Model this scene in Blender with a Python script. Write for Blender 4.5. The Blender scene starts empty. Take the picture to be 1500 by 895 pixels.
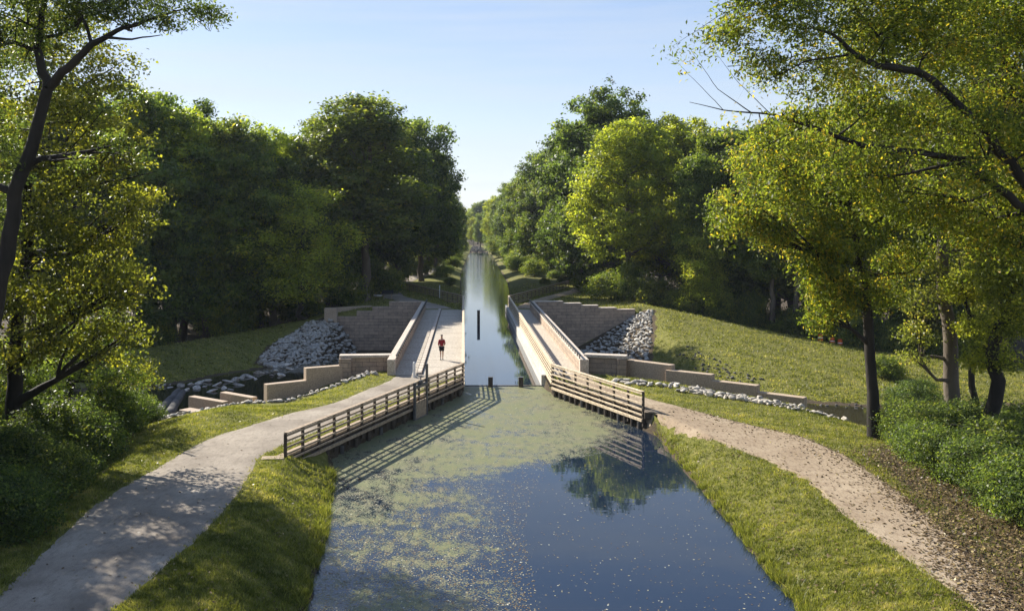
import bpy, bmesh, math, random
import numpy as np
from mathutils import Vector, Matrix
R = math.radians
rng = np.random.default_rng(7)
random.seed(7)
S = bpy.context.scene
COL = S.collection

# ------------------------------------------------------------------ camera, sky, sun, exposure
FOC = 1300.0          # focal length in photo pixels (photo 1500 wide)
CAMH = 10.25          # camera height above canal water
VX, VY = 682.0, 335.0 # where the canal axis vanishes in the photo
cam = bpy.data.cameras.new('camera'); camo = bpy.data.objects.new('camera', cam); COL.objects.link(camo)
camo.location = (0, 0, CAMH); camo.rotation_euler = (R(90), 0, 0)
cam.sensor_width = 36.0; cam.lens = 36.0 * FOC / 1500.0
cam.shift_x = (750 - VX) / 1500.0; cam.shift_y = -(447.5 - VY) / 1500.0
cam.clip_start = 0.3; cam.clip_end = 5000
S.camera = camo
SUN_EL, SUN_AZ = 32.5, -45.0    # azimuth from +Y, negative = to the left
w = bpy.data.worlds.new("World"); S.world = w; w.use_nodes = True
nt = w.node_tree; nt.nodes.clear()
out = nt.nodes.new('ShaderNodeOutputWorld'); bg = nt.nodes.new('ShaderNodeBackground')
sky = nt.nodes.new('ShaderNodeTexSky'); sky.sky_type = 'NISHITA'; sky.sun_disc = False
sky.sun_elevation = R(SUN_EL); sky.sun_rotation = R(SUN_AZ); sky.air_density = 1.0; sky.dust_density = .5; sky.ozone_density = 1.2; sky.air_density = 1.0
tc = nt.nodes.new('ShaderNodeTexCoord'); mp = nt.nodes.new('ShaderNodeMapping')
mp.inputs['Scale'].default_value = (1.6, 1.6, 22.0); mp.inputs['Rotation'].default_value = (0, R(3), R(12))
nz = nt.nodes.new('ShaderNodeTexNoise'); nz.inputs['Scale'].default_value = 1.3; nz.inputs['Detail'].default_value = 6; nz.inputs['Roughness'].default_value = .55
rp = nt.nodes.new('ShaderNodeValToRGB'); rp.color_ramp.elements[0].position = .42; rp.color_ramp.elements[1].position = .72
rp.color_ramp.elements[0].color = (0, 0, 0, 1); rp.color_ramp.elements[1].color = (.55, .55, .55, 1)
mx = nt.nodes.new('ShaderNodeMix'); mx.data_type = 'RGBA'
mx.inputs[7].default_value = (3.5, 3.8, 4.1, 1)
nt.links.new(tc.outputs['Generated'], mp.inputs[0]); nt.links.new(mp.outputs[0], nz.inputs[0]); nt.links.new(nz.outputs[0], rp.inputs[0])
sp_ = nt.nodes.new('ShaderNodeSeparateXYZ'); nt.links.new(tc.outputs['Generated'], sp_.inputs[0])
gr_ = nt.nodes.new('ShaderNodeValToRGB'); e_ = gr_.color_ramp.elements; e_[0].position = 0; e_[0].color = (.70, .74, .82, 1); e_[1].position = 1; e_[1].color = (.11, .24, .58, 1)
for p_, c_ in ((.06, (.66, .72, .84)), (.25, (.40, .53, .80)), (.55, (.17, .31, .70))): q_ = e_.new(p_); q_.color = (*c_, 1)
nt.links.new(sp_.outputs[2], gr_.inputs[0])
sc_ = nt.nodes.new('ShaderNodeVectorMath'); sc_.operation = 'SCALE'; sc_.inputs[3].default_value = 4.6; nt.links.new(gr_.outputs[0], sc_.inputs[0])
m2_ = nt.nodes.new('ShaderNodeMix'); m2_.data_type = 'RGBA'; m2_.inputs[0].default_value = .72
nt.links.new(sky.outputs[0], m2_.inputs[6]); nt.links.new(sc_.outputs[0], m2_.inputs[7])
nt.links.new(rp.outputs[0], mx.inputs[0]); nt.links.new(m2_.outputs[2], mx.inputs[6]); nt.links.new(mx.outputs[2], bg.inputs[0])
bg.inputs[1].default_value = 0.095
nt.links.new(bg.outputs[0], out.inputs[0])
sl = bpy.data.lights.new('sun', 'SUN'); sl.energy = 4.9; sl.angle = R(.53); sl.color = (1.0, .95, .85)
so = bpy.data.objects.new('sun', sl); COL.objects.link(so)
_e, _a = R(SUN_EL), R(SUN_AZ)
sd = Vector((math.sin(_a) * math.cos(_e), math.cos(_a) * math.cos(_e), math.sin(_e)))   # towards the sun
so.rotation_euler = sd.to_track_quat('Z', 'Y').to_euler(); so.location = (-40, 40, 60)
vs = S.view_settings; vs.view_transform = 'Standard'; vs.look = 'None'; vs.exposure = 1.2; vs.gamma = 1; vs.use_curve_mapping = False
S.render.engine = 'CYCLES'
S.cycles.max_bounces = 7; S.cycles.diffuse_bounces = 3; S.cycles.glossy_bounces = 3; S.cycles.transmission_bounces = 4; S.cycles.transparent_max_bounces = 4
S.cycles.caustics_reflective = False; S.cycles.caustics_refractive = False

# ------------------------------------------------------------------ helpers
def P(px, py, z):                    # point at height z seen at photo pixel
    d = (CAMH - z) * FOC / (py - VY); return ((px - VX) * d / FOC, d, z)
def Q(px, py, d):                    # point at distance d seen at photo pixel
    return ((px - VX) * d / FOC, d, CAMH - (py - VY) * d / FOC)

def link(o, parent=None):
    COL.objects.link(o)
    if parent is not None: o.parent = parent
    return o
def tag(o, label=None, cat=None, group=None, kind=None):
    if label: o['label'] = label
    if cat: o['category'] = cat
    if group: o['group'] = group
    if kind: o['kind'] = kind
    return o
def empty(name, loc=(0, 0, 0), rz=0):
    o = bpy.data.objects.new(name, None); o.location = loc; o.rotation_euler = (0, 0, rz); o.empty_display_size = .3
    return link(o)
def mesh_np(name, V, F, mat, parent=None, smooth=False, attrs=None, off=(0, 0, 0)):
    """V (n,3); F (m,k) constant k."""
    V = np.asarray(V, dtype=np.float32) - np.asarray(off, dtype=np.float32); F = np.asarray(F, dtype=np.int32)
    me = bpy.data.meshes.new(name)
    me.vertices.add(len(V)); me.vertices.foreach_set('co', V.ravel())
    k = F.shape[1]
    me.loops.add(F.size); me.loops.foreach_set('vertex_index', F.ravel())
    me.polygons.add(len(F)); me.polygons.foreach_set('loop_start', np.arange(0, F.size, k, dtype=np.int32))
    me.polygons.foreach_set('loop_total', np.full(len(F), k, dtype=np.int32))
    if smooth: me.polygons.foreach_set('use_smooth', np.ones(len(F), dtype=bool))
    if attrs:
        for an, (dom, arr) in attrs.items():
            a = me.attributes.new(an, 'FLOAT', dom); a.data.foreach_set('value', np.asarray(arr, dtype=np.float32))
    me.update(calc_edges=True)
    me.materials.append(mat)
    o = bpy.data.objects.new(name, me); link(o, parent)
    return o
class MB:
    def __init__(s): s.v = []; s.f = []
    def box(s, c, size, rz=0.0, ax=None):
        hx, hy, hz = [q / 2 for q in size]
        m = Matrix.Rotation(rz, 3, 'Z') if ax is None else ax
        b = len(s.v)
        for dz in (-hz, hz):
            for dx, dy in ((-hx, -hy), (hx, -hy), (hx, hy), (-hx, hy)):
                s.v.append(Vector(c) + m @ Vector((dx, dy, dz)))
        for q in ((0, 3, 2, 1), (4, 5, 6, 7), (0, 1, 5, 4), (1, 2, 6, 5), (2, 3, 7, 6), (3, 0, 4, 7)): s.f.append([b + i for i in q])
    def beam(s, p0, p1, wd, ht):      # box between two points, wd horizontal, ht vertical
        p0, p1 = Vector(p0), Vector(p1); d = p1 - p0; L = d.length; x = d.normalized()
        y = Vector((0, 0, 1)).cross(x)
        if y.length < 1e-4: y = Vector((0, 1, 0))
        y.normalize(); z = x.cross(y)
        m = Matrix((x, y, z)).transposed()
        s.box((p0 + p1) / 2, (L, wd, ht), ax=m)
    def tube(s, pts, rad, n=8, cap=True):
        pts = [Vector(p) for p in pts]; rings = []
        for i, p in enumerate(pts):
            t = (pts[min(i + 1, len(pts) - 1)] - pts[max(i - 1, 0)]).normalized()
            a = Vector((1, 0, 0)) if abs(t.x) < .9 else Vector((0, 1, 0))
            u = t.cross(a).normalized(); v = t.cross(u)
            r = rad[i] if hasattr(rad, '__len__') else rad
            b = len(s.v); rings.append(b)
            for k in range(n):
                an = 2 * math.pi * k / n
                s.v.append(p + (u * math.cos(an) + v * math.sin(an)) * r)
        for i in range(len(pts) - 1):
            a, b = rings[i], rings[i + 1]
            for k in range(n):
                s.f.append([a + k, a + (k + 1) % n, b + (k + 1) % n, b + k])
        if cap:
            s.f.append([rings[0] + k for k in range(n)]); s.f.append([rings[-1] + k for k in range(n - 1, -1, -1)])
    def build(s, name, mat, parent=None, bevel=0, smooth=False, origin=None):
        me = bpy.data.meshes.new(name)
        o0 = Vector(origin) if origin is not None else Vector((0, 0, 0))
        me.from_pydata([v - o0 for v in s.v], [], s.f)
        bm = bmesh.new(); bm.from_mesh(me); bmesh.ops.recalc_face_normals(bm, faces=bm.faces)
        if bevel:
            ed = [e for e in bm.edges if len(e.link_faces) == 2 and e.calc_face_angle() > .6]
            bmesh.ops.bevel(bm, geom=ed, offset=bevel, segments=2, affect='EDGES', profile=.5)
        if smooth:
            for f in bm.faces: f.smooth = True
        bm.to_mesh(me); bm.free()
        me.materials.append(mat)
        o = bpy.data.objects.new(name, me); link(o, parent)
        if origin is not None: o.location = o0
        return o

# ------------------------------------------------------------------ materials
def newmat(name):
    m = bpy.data.materials.new(name); m.use_nodes = True
    nt = m.node_tree; b = nt.nodes['Principled BSDF']
    return m, nt, b
def N(nt, t, **kw):
    n = nt.nodes.new(t)
    for k, v in kw.items():
        if k.startswith('i_'): n.inputs[k[2:].replace('_', ' ')].default_value = v
        else: setattr(n, k, v)
    return n
def ramp(nt, fac, stops):
    r = nt.nodes.new('ShaderNodeValToRGB'); e = r.color_ramp.elements
    e[0].position = stops[0][0]; e[0].color = (*stops[0][1], 1)
    e[1].position = stops[-1][0]; e[1].color = (*stops[-1][1], 1)
    for p, c in stops[1:-1]:
        x = e.new(p); x.color = (*c, 1)
    nt.links.new(fac, r.inputs[0]); return r.outputs[0]
def noise(nt, scale, detail=4, rough=.55, vec=None, stretch=None):
    n = N(nt, 'ShaderNodeTexNoise'); n.inputs['Scale'].default_value = scale; n.inputs['Detail'].default_value = detail; n.inputs['Roughness'].default_value = rough
    t = vec
    if t is None:
        t = N(nt, 'ShaderNodeTexCoord').outputs['Object']
    if stretch:
        mpn = N(nt, 'ShaderNodeMapping'); mpn.inputs['Scale'].default_value = stretch; nt.links.new(t, mpn.inputs[0]); t = mpn.outputs[0]
    nt.links.new(t, n.inputs['Vector']); return n.outputs[0]
def mixc(nt, f, a, b, mode='MIX'):
    m = N(nt, 'ShaderNodeMix', data_type='RGBA', blend_type=mode)
    for inp, v in ((0, f), (6, a), (7, b)):
        if hasattr(v, 'links') or hasattr(v, 'is_linked'): nt.links.new(v, m.inputs[inp])
        elif inp == 0: m.inputs[0].default_value = v
        else: m.inputs[inp].default_value = (*v, 1)
    return m.outputs[2]
def math_(nt, op, a, b=None, clamp=False):
    m = N(nt, 'ShaderNodeMath', operation=op); m.use_clamp = clamp
    for i, v in enumerate((a, b)):
        if v is None: continue
        if hasattr(v, 'is_linked'): nt.links.new(v, m.inputs[i])
        else: m.inputs[i].default_value = v
    return m.outputs[0]
def bump(nt, b, h, strength=.4, dist=.05):
    n = N(nt, 'ShaderNodeBump'); n.inputs['Strength'].default_value = strength; n.inputs['Distance'].default_value = dist
    nt.links.new(h, n.inputs['Height']); nt.links.new(n.outputs[0], b.inputs['Normal'])
def simple(name, c1, c2, scale=3, rough=.8, bmp=.3, bscale=None, stretch=None, spec=.3, bdist=.02, fine=None):
    m, nt, b = newmat(name)
    n1 = noise(nt, scale, 5, .6, stretch=stretch)
    c = ramp(nt, n1, [(.3, c1), (.7, c2)])
    if fine:
        n3 = noise(nt, fine, 3, .6); c = mixc(nt, .55, c, ramp(nt, n3, [(.3, tuple(q * .45 for q in c1)), (.7, tuple(min(1, q * 1.5) for q in c2))]))
    nt.links.new(c, b.inputs['Base Color']); b.inputs['Roughness'].default_value = rough; b.inputs['Specular IOR Level'].default_value = spec
    if bmp:
        n2 = noise(nt, bscale or scale * 6, 4, .6, stretch=stretch); bump(nt, b, n2, bmp, bdist)
    return m

def stone_mat(name, axis, tint=1.0, bw=.9, bh=.3):
    """coursed ashlar; axis 'x' = wall running along X, 'y' = along Y."""
    m, nt, b = newmat(name)
    g = N(nt, 'ShaderNodeNewGeometry'); sx = N(nt, 'ShaderNodeSeparateXYZ'); cb = N(nt, 'ShaderNodeCombineXYZ')
    nt.links.new(g.outputs['Position'], sx.inputs[0])
    nt.links.new(sx.outputs[0 if axis == 'x' else 1], cb.inputs[0]); nt.links.new(sx.outputs[2], cb.inputs[1])
    br = N(nt, 'ShaderNodeTexBrick'); br.inputs['Scale'].default_value = 1
    br.inputs['Brick Width'].default_value = bw; br.inputs['Row Height'].default_value = bh; br.inputs['Mortar Size'].default_value = .012; br.inputs['Bias'].default_value = 0
    br.inputs['Color1'].default_value = (.44 * tint, .345 * tint, .26 * tint, 1); br.inputs['Color2'].default_value = (.32 * tint, .255 * tint, .20 * tint, 1); br.inputs['Mortar'].default_value = (.12, .10, .085, 1)
    nt.links.new(cb.outputs[0], br.inputs[0])
    n1 = noise(nt, 2.2, 5, .6, vec=g.outputs['Position']); n2 = noise(nt, 14, 4, .6, vec=g.outputs['Position'])
    c = mixc(nt, .6, br.outputs[0], ramp(nt, n1, [(.3, (.55, .55, .56)), (.7, (1.25, 1.15, 1.05))]), 'MULTIPLY')
    c = mixc(nt, .5, c, ramp(nt, n2, [(.3, (.6, .6, .6)), (.7, (1.2, 1.2, 1.2))]), 'MULTIPLY')
    nt.links.new(c, b.inputs['Base Color']); b.inputs['Roughness'].default_value = .9; b.inputs['Specular IOR Level'].default_value = .2
    h = math_(nt, 'ADD', math_(nt, 'MULTIPLY', br.outputs['Fac'], -1.0), math_(nt, 'MULTIPLY', n2, .8)); bump(nt, b, h, .6, .03)
    return m
def leaf_mat(name, stops, transl=.45, var=.12, rough=.45):
    m, nt, b = newmat(name)
    a = N(nt, 'ShaderNodeAttribute', attribute_name='tint')
    c = ramp(nt, a.outputs['Fac'], stops)
    oi = N(nt, 'ShaderNodeObjectInfo')
    hs = N(nt, 'ShaderNodeHueSaturation')
    nt.links.new(math_(nt, 'ADD', .5 - .008, math_(nt, 'MULTIPLY', oi.outputs['Random'], .018)), hs.inputs['Hue'])
    nt.links.new(math_(nt, 'ADD', 1 - var, math_(nt, 'MULTIPLY', oi.outputs['Random'], 2 * var)), hs.inputs['Value'])
    nt.links.new(c, hs.inputs['Color'])
    nt.links.new(hs.outputs[0], b.inputs['Base Color']); b.inputs['Roughness'].default_value = rough; b.inputs['Specular IOR Level'].default_value = .22
    tr = N(nt, 'ShaderNodeBsdfTranslucent')
    tcn = mixc(nt, 1.0, hs.outputs[0], (1.95, 2.0, .85), 'MULTIPLY'); nt.links.new(tcn, tr.inputs[0])
    ms = N(nt, 'ShaderNodeMixShader'); ms.inputs[0].default_value = transl
    nt.links.new(b.outputs[0], ms.inputs[1]); nt.links.new(tr.outputs[0], ms.inputs[2])
    nt.links.new(ms.outputs[0], nt.nodes['Material Output'].inputs[0])
    return m
M = {}
M['wood'] = simple('timber', (.23, .165, .11), (.38, .29, .20), 1.2, .8, .3, 20, (1, 1, 6), fine=9)
M['wood_pale'] = simple('pale_timber', (.45, .34, .22), (.62, .50, .35), 1.0, .8, .25, 20, fine=8)
M['wood_dark'] = simple('dark_timber', (.045, .035, .028), (.10, .078, .058), 2.0, .85, .3, 20)
M['metal'] = simple('grey_steel', (.10, .10, .11), (.17, .17, .17), 3, .5, .1); M['metal'].node_tree.nodes['Principled BSDF'].inputs['Metallic'].default_value = .6
M['black'] = simple('black_steel', (.015, .015, .017), (.03, .03, .03), 3, .45, .05)
M['white'] = simple('white_paint', (.6, .6, .58), (.75, .75, .73), 3, .5, .05)
M['conc'] = simple('concrete', (.33, .27, .21), (.48, .42, .35), .6, .85, .25, 9, fine=14)
M['deck'] = simple('deck_concrete', (.31, .26, .20), (.45, .39, .31), .5, .85, .2, 9, fine=7)
M['brown_conc'] = simple('brown_concrete', (.31, .235, .165), (.43, .33, .235), .8, .85, .25, 10, fine=16)
M['cap'] = simple('cap_stone', (.40, .33, .26), (.52, .44, .36), .9, .8, .2, 8, fine=12)
M['flume'] = simple('flume_concrete', (.30, .27, .22), (.62, .59, .53), .5, .8, .2, 8, stretch=(1, .25, 2.5), fine=10)
M['stone_x'] = stone_mat('ashlar_x', 'x', 1.0)
M['stone_y'] = stone_mat('ashlar_y', 'y', 1.1)
M['stone_dark'] = stone_mat('ashlar_far', 'x', 1.0, 1.1, .36)
M['rock'] = simple('limestone', (.26, .235, .20), (.56, .52, .46), 2.0, .9, .5, 9, fine=6, bdist=.04)
M['rock_grey'] = simple('grey_limestone', (.32, .30, .265), (.64, .61, .55), .5, .9, .5, 9, fine=5)
for k_ in ('rock', 'rock_grey'):
    nt_ = M[k_].node_tree; b_ = nt_.nodes['Principled BSDF']; src = b_.inputs['Base Color'].links[0].from_socket
    oi_ = nt_.nodes.new('ShaderNodeObjectInfo'); rr_ = ramp(nt_, oi_.outputs['Random'], [(0, (.55, .53, .50)), (.5, (.9, .88, .85)), (1, (1.15, 1.1, 1.02))])
    nt_.links.new(mixc(nt_, 1.0, src, rr_, 'MULTIPLY'), b_.inputs['Base Color'])
M['bark'] = simple('bark', (.012, .010, .008), (.042, .034, .026), 1.5, .9, .7, 8, (1, 1, .25), bdist=.05)
M['bark_pale'] = simple('pale_bark', (.07, .055, .042), (.15, .12, .09), 1.5, .9, .7, 8, (1, 1, .3), bdist=.05)
M['log'] = simple('grey_log', (.06, .055, .05), (.13, .12, .11), 1.5, .9, .5, 8)
G1 = (.028, .052, .012); G2 = (.055, .095, .018); G3 = (.10, .14, .022)
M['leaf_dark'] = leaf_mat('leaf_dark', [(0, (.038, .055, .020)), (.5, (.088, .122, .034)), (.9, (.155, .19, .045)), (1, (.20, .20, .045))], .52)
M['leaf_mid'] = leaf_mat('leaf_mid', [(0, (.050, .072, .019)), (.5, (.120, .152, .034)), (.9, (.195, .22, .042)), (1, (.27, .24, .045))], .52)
M['leaf_yel'] = leaf_mat('leaf_yellow_green', [(0, (.115, .14, .026)), (.5, (.25, .28, .042)), (.88, (.36, .37, .05)), (1, (.42, .36, .05))], .55)
M['leaf_bright'] = leaf_mat('leaf_bright', [(0, (.062, .075, .020)), (.5, (.155, .168, .032)), (.92, (.26, .26, .042)), (1, (.33, .29, .045))], .56)
M['leaf_olive'] = leaf_mat('leaf_olive', [(0, (.060, .080, .018)), (.5, (.140, .160, .027)), (.88, (.23, .235, .035)), (.97, (.32, .26, .04)), (1, (.38, .26, .035))], .55)
M['leaf_tan'] = leaf_mat('leaf_tan', [(0, (.08, .09, .026)), (.5, (.165, .172, .042)), (.9, (.26, .24, .065)), (1, (.34, .25, .07))], .55)
M['litter'] = leaf_mat('fallen_leaf', [(0, (.05, .032, .018)), (.5, (.12, .08, .04)), (.85, (.24, .17, .08)), (1, (.42, .33, .14))], .05, 0)
M['floater'] = leaf_mat('floating_leaf', [(0, (.10, .055, .03)), (.4, (.22, .15, .07)), (.8, (.42, .36, .22)), (1, (.65, .62, .5))], .05, 0)
M['blade'] = leaf_mat('grass_blade', [(0, (.060, .070, .016)), (.5, (.17, .175, .038)), (.85, (.29, .26, .08)), (1, (.38, .31, .14))], .4, 0)

def ground_mat():
    m, nt, b = newmat('ground')
    g = N(nt, 'ShaderNodeNewGeometry').outputs['Position']
    soil = N(nt, 'ShaderNodeAttribute', attribute_name='soil').outputs['Fac']
    n1 = noise(nt, .35, 5, .6, vec=g); n2 = noise(nt, 3.2, 5, .65, vec=g); n3 = noise(nt, 22, 4, .7, vec=g)
    gr = ramp(nt, n2, [(.28, (.085, .092, .022)), (.5, (.155, .155, .036)), (.68, (.25, .22, .068))])
    dry = ramp(nt, n3, [(.3, (.10, .11, .025)), (.7, (.24, .21, .075))])
    gr = mixc(nt, ramp(nt, n1, [(.40, (0, 0, 0)), (.62, (.7, .7, .7))]), gr, dry)
    so = ramp(nt, n3, [(.3, (.035, .026, .017)), (.52, (.085, .064, .042)), (.7, (.17, .13, .085))])
    jit = math_(nt, 'ADD', soil, math_(nt, 'MULTIPLY', math_(nt, 'SUBTRACT', n2, .5), 1.1))
    f = ramp(nt, jit, [(.42, (0, 0, 0)), (.58, (1, 1, 1))])
    c = mixc(nt, f, gr, so)
    nt.links.new(c, b.inputs['Base Color']); b.inputs['Roughness'].default_value = .95; b.inputs['Specular IOR Level'].default_value = .1
    bump(nt, b, math_(nt, 'ADD', n2, n3), .8, .10)
    return m
M['ground'] = ground_mat()
def path_mat(name, a, c_, wear, leafy):
    m, nt, b = newmat(name)
    g = N(nt, 'ShaderNodeNewGeometry').outputs['Position']
    n1 = noise(nt, .5, 5, .6, vec=g); n2 = noise(nt, 5, 5, .65, vec=g, stretch=(1.3, .5, 1)); n3 = noise(nt, 35, 3, .7, vec=g)
    c = ramp(nt, n1, [(.3, a), (.7, c_)])
    c = mixc(nt, .7, c, ramp(nt, n3, [(.3, (.62, .62, .62)), (.7, (1.25, 1.25, 1.25))]), 'MULTIPLY')
    c = mixc(nt, ramp(nt, n2, [(.5, (0, 0, 0)), (.68, (leafy,) * 3)]), c, wear)
    nt.links.new(c, b.inputs['Base Color']); b.inputs['Roughness'].default_value = .95; b.inputs['Specular IOR Level'].default_value = .15
    bump(nt, b, math_(nt, 'ADD', n3, n2), .5, .03)
    return m
M['path_l'] = path_mat('gravel_path', (.20, .165, .13), (.38, .325, .26), (.17, .14, .105), .55)
M['path_r'] = path_mat('dirt_path', (.24, .175, .115), (.38, .30, .21), (.15, .105, .07), .8)

def water_mat():
    m, nt, b = newmat('canal_water')
    g = N(nt, 'ShaderNodeNewGeometry').outputs['Position']
    alg = N(nt, 'ShaderNodeAttribute', attribute_name='algae').outputs['Fac']
    big = noise(nt, .55, 6, .62, vec=g); mid = noise(nt, 2.6, 6, .7, vec=g, stretch=(1, .6, 1)); fine = noise(nt, 16, 4, .7, vec=g)
    s = math_(nt, 'ADD', alg, math_(nt, 'MULTIPLY', math_(nt, 'SUBTRACT', big, .5), 1.5))
    s = math_(nt, 'ADD', s, math_(nt, 'MULTIPLY', math_(nt, 'SUBTRACT', mid, .5), 2.0))
    s = math_(nt, 'ADD', s, math_(nt, 'MULTIPLY', math_(nt, 'SUBTRACT', fine, .5), 2.6))
    mask = ramp(nt, s, [(.44, (0, 0, 0)), (.56, (.55, .55, .55)), (.80, (.92, .92, .92))])
    ac = ramp(nt, fine, [(.3, (.08, .08, .045)), (.5, (.17, .17, .085)), (.68, (.34, .31, .17))])
    ac = mixc(nt, ramp(nt, mid, [(.45, (0, 0, 0)), (.7, (.6, .6, .6))]), ac, (.25, .20, .13))
    ac = mixc(nt, ramp(nt, big, [(.35, (0, 0, 0)), (.65, (.55, .55, .55))]), ac, (.15, .17, .06))
    nt.links.new(mixc(nt, mask, (.010, .018, .034), ac), b.inputs['Base Color'])
    rr = math_(nt, 'ADD', .015, math_(nt, 'MULTIPLY', mask, .6)); nt.links.new(rr, b.inputs['Roughness'])
    b.inputs['IOR'].default_value = 1.36
    nt.links.new(math_(nt, 'SUBTRACT', .62, math_(nt, 'MULTIPLY', mask, .3)), b.inputs['Specular IOR Level'])
    rip = noise(nt, 1.6, 3, .5, vec=g, stretch=(.6, 1.6, 1))
    sy = N(nt, 'ShaderNodeSeparateXYZ'); nt.links.new(g, sy.inputs[0])
    mr = N(nt, 'ShaderNodeMapRange'); nt.links.new(sy.outputs[1], mr.inputs[0]); mr.inputs[1].default_value = 90; mr.inputs[2].default_value = 330; mr.inputs[3].default_value = .3; mr.inputs[4].default_value = 14.0
    bump(nt, b, math_(nt, 'ADD', math_(nt, 'MULTIPLY', rip, mr.outputs[0]), math_(nt, 'MULTIPLY', mask, .35)), .12, .03)
    return m
M['water'] = water_mat()
M['creek'] = simple('creek_water', (.030, .028, .016), (.05, .045, .025), .5, .06, .04, 3, spec=.6)

# ------------------------------------------------------------------ terrain
def ip(x, pts):
    pts = np.array(pts, float); return np.interp(x, pts[:, 0], pts[:, 1])
BL0, BL1 = np.array([-7.33, 36.1]), np.array([-.17, 54.8])       # left timber fence line
BR0, BR1 = np.array([9.05, 45.2]), np.array([5.35, 54.4])        # right timber fence line
def canal_L(Y): return ip(Y, [(0, -4.0), (23.8, -4.25), (29.3, -4.55), (36.5, -5.3), (39.5, -6.0), (54.8, -.17), (56, -.1), (112, -.25), (130, -.6), (200, -1.0), (360, 1.4), (420, 3), (800, 9)])
def canal_R(Y): return ip(Y, [(0, 8.5), (23.8, 8.85), (31.4, 9.1), (43.7, 9.4), (45.2, 9.05), (54.4, 5.35), (57.9, 4.95), (112, 5.0), (120, 6.2), (169, 7.9), (342, 10), (420, 7.5), (800, 12)])
Yn_p = [(-90, 36), (-40, 40), (-26, 45), (-17.7, 49.8), (-12.2, 54.9), (-8.3, 57.9), (7.6, 57.2), (10.3, 55.6), (18.4, 48.6), (20.5, 44), (26, 38), (40, 28), (90, 10)]
Yf_p = [(-90, 84), (-33, 92), (-22, 100), (-18.4, 102.5), (-15, 101.5), (8, 101.6), (19.8, 103.2), (21.5, 103.2), (30.5, 96), (40, 87), (60, 78), (90, 70)]
def vnoise(X, Y, s, seed=0):
    r = np.zeros_like(X)
    g = np.random.default_rng(seed)
    for k in range(6):
        a = g.uniform(0, 2 * math.pi); f = g.uniform(.6, 1.6) / s; ph = g.uniform(0, 6.28)
        r += np.sin((X * math.cos(a) + Y * math.sin(a)) * f * 2 * math.pi + ph)
    return r / 6
def terrain(X, Y):
    X = np.asarray(X, float); Y = np.asarray(Y, float)
    Yn = ip(X, Yn_p); Yf = ip(X, Yf_p); d0 = np.maximum(canal_L(Y) - X, X - canal_R(Y))
    zN = ip(X, [(-90, -2.6), (-26, -1.6), (-20, -.6), (-16, .3), (-13.5, .95), (18, .95), (21, .5), (25, -.3), (32, -1.8), (90, -2.8)])
    drop = np.clip((-X - 6.2) / 4.5, 0, 1) * np.clip((Y - 45) / 9, 0, 1) * 1.3
    zN = np.where(X < -6, np.maximum(zN - drop, np.minimum(zN, -.42)), zN)
    zN = np.where((X > 12) & (Y > 38), zN - np.clip((X - 12) / 8, 0, 1) * np.clip((Y - 38) / 9, 0, 1) * .45, zN)
    zF = ip(X, [(-90, -2.9), (-33, -2.2), (-22, -.9), (-18.4, -.3), (-15, .5), (-12, .95), (8, .95), (19, 1.0), (21.2, 1.25), (25, .7), (30.5, -.35), (40, -1.85), (60, -2.6), (90, -2.9)])
    bh = np.clip((Y - Yf - .5) * .16, 0, 1.3) * np.clip((np.abs(X - 2) - 20) / 8, 0, 1)
    zF = np.maximum(zF - bh, -3.05)
    inw = (X > -12.4) & (X < 18.6)
    hn = np.where(inw, -3.6, zN)
    hb = ip(X, [(-90, -2.9), (-33, -2.2), (-22, -.9), (-18.4, -.3), (-15, .1), (-14, -.9), (-12.2, -3.6), (12, -3.6), (20.3, .7), (21.2, 1.25), (25, .7), (30.5, -.35), (40, -1.85), (60, -2.6), (90, -2.9)])
    sf = ip(X, [(-90, .03), (-31, .065), (-25, .10), (-20, .17), (-15, .30), (0, .4), (14, .38), (18.5, .24), (22, .152), (26, .125), (30.5, .103), (40, .074), (90, .03)])
    zgap = np.maximum.reduce([np.full_like(X, -3.6), hn - (Y - Yn) * .65, hb - (Yf - Y) * sf])
    z = np.where(Y < Yn, zN, np.where(Y > Yf, zF, zgap))
    z = z + .25 * vnoise(X, Y, 9.0, 4) * np.clip((Y - 118) / 20, 0, 1) * np.clip((d0 - 1.0) / 3, 0, 1)
    z = z + .05 * vnoise(X, Y, 3.1, 3) * np.clip((np.abs(X - 2) - 10) / 6, 0, 1)
    d = np.maximum(canal_L(Y) - X, X - canal_R(Y))
    hard = ((Y > 40) & (Y < 58) & (X < 2)) | ((Y > 45.5) & (Y < 58) & (X > 2)) | ((Y >= 58) & (Y < 111))
    s = np.where(hard, 6.0, np.where(X < 2, ip(Y, [(37, .45), (38.5, .7), (40, 3)]), ip(Y, [(30, .31), (38, .5), (42, .85), (45, 3)])) + .04 * vnoise(X, Y, 5, 9))
    dd = np.where(hard, d - .12, d + .13 * vnoise(X, Y, 1.5, 5) + .12 * vnoise(X, Y, 4.1, 6))
    s = np.where((Y > 111), .30, s)
    prof = np.where(dd < 0, np.maximum(dd * 1.2, -1.4), dd * s)
    far_end = np.clip((Y - 365) / 15, 0, 1)
    prof = np.where(dd < 0, prof * (1 - far_end) + far_end * .12, prof)
    z = np.where((Y < 58) | (Y > 101.6), np.minimum(z, prof), z)
    z = np.where(Y > 520, z + (Y - 520) * .004 + np.clip((Y - 600) * .02, 0, 12), z)
    return z
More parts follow.
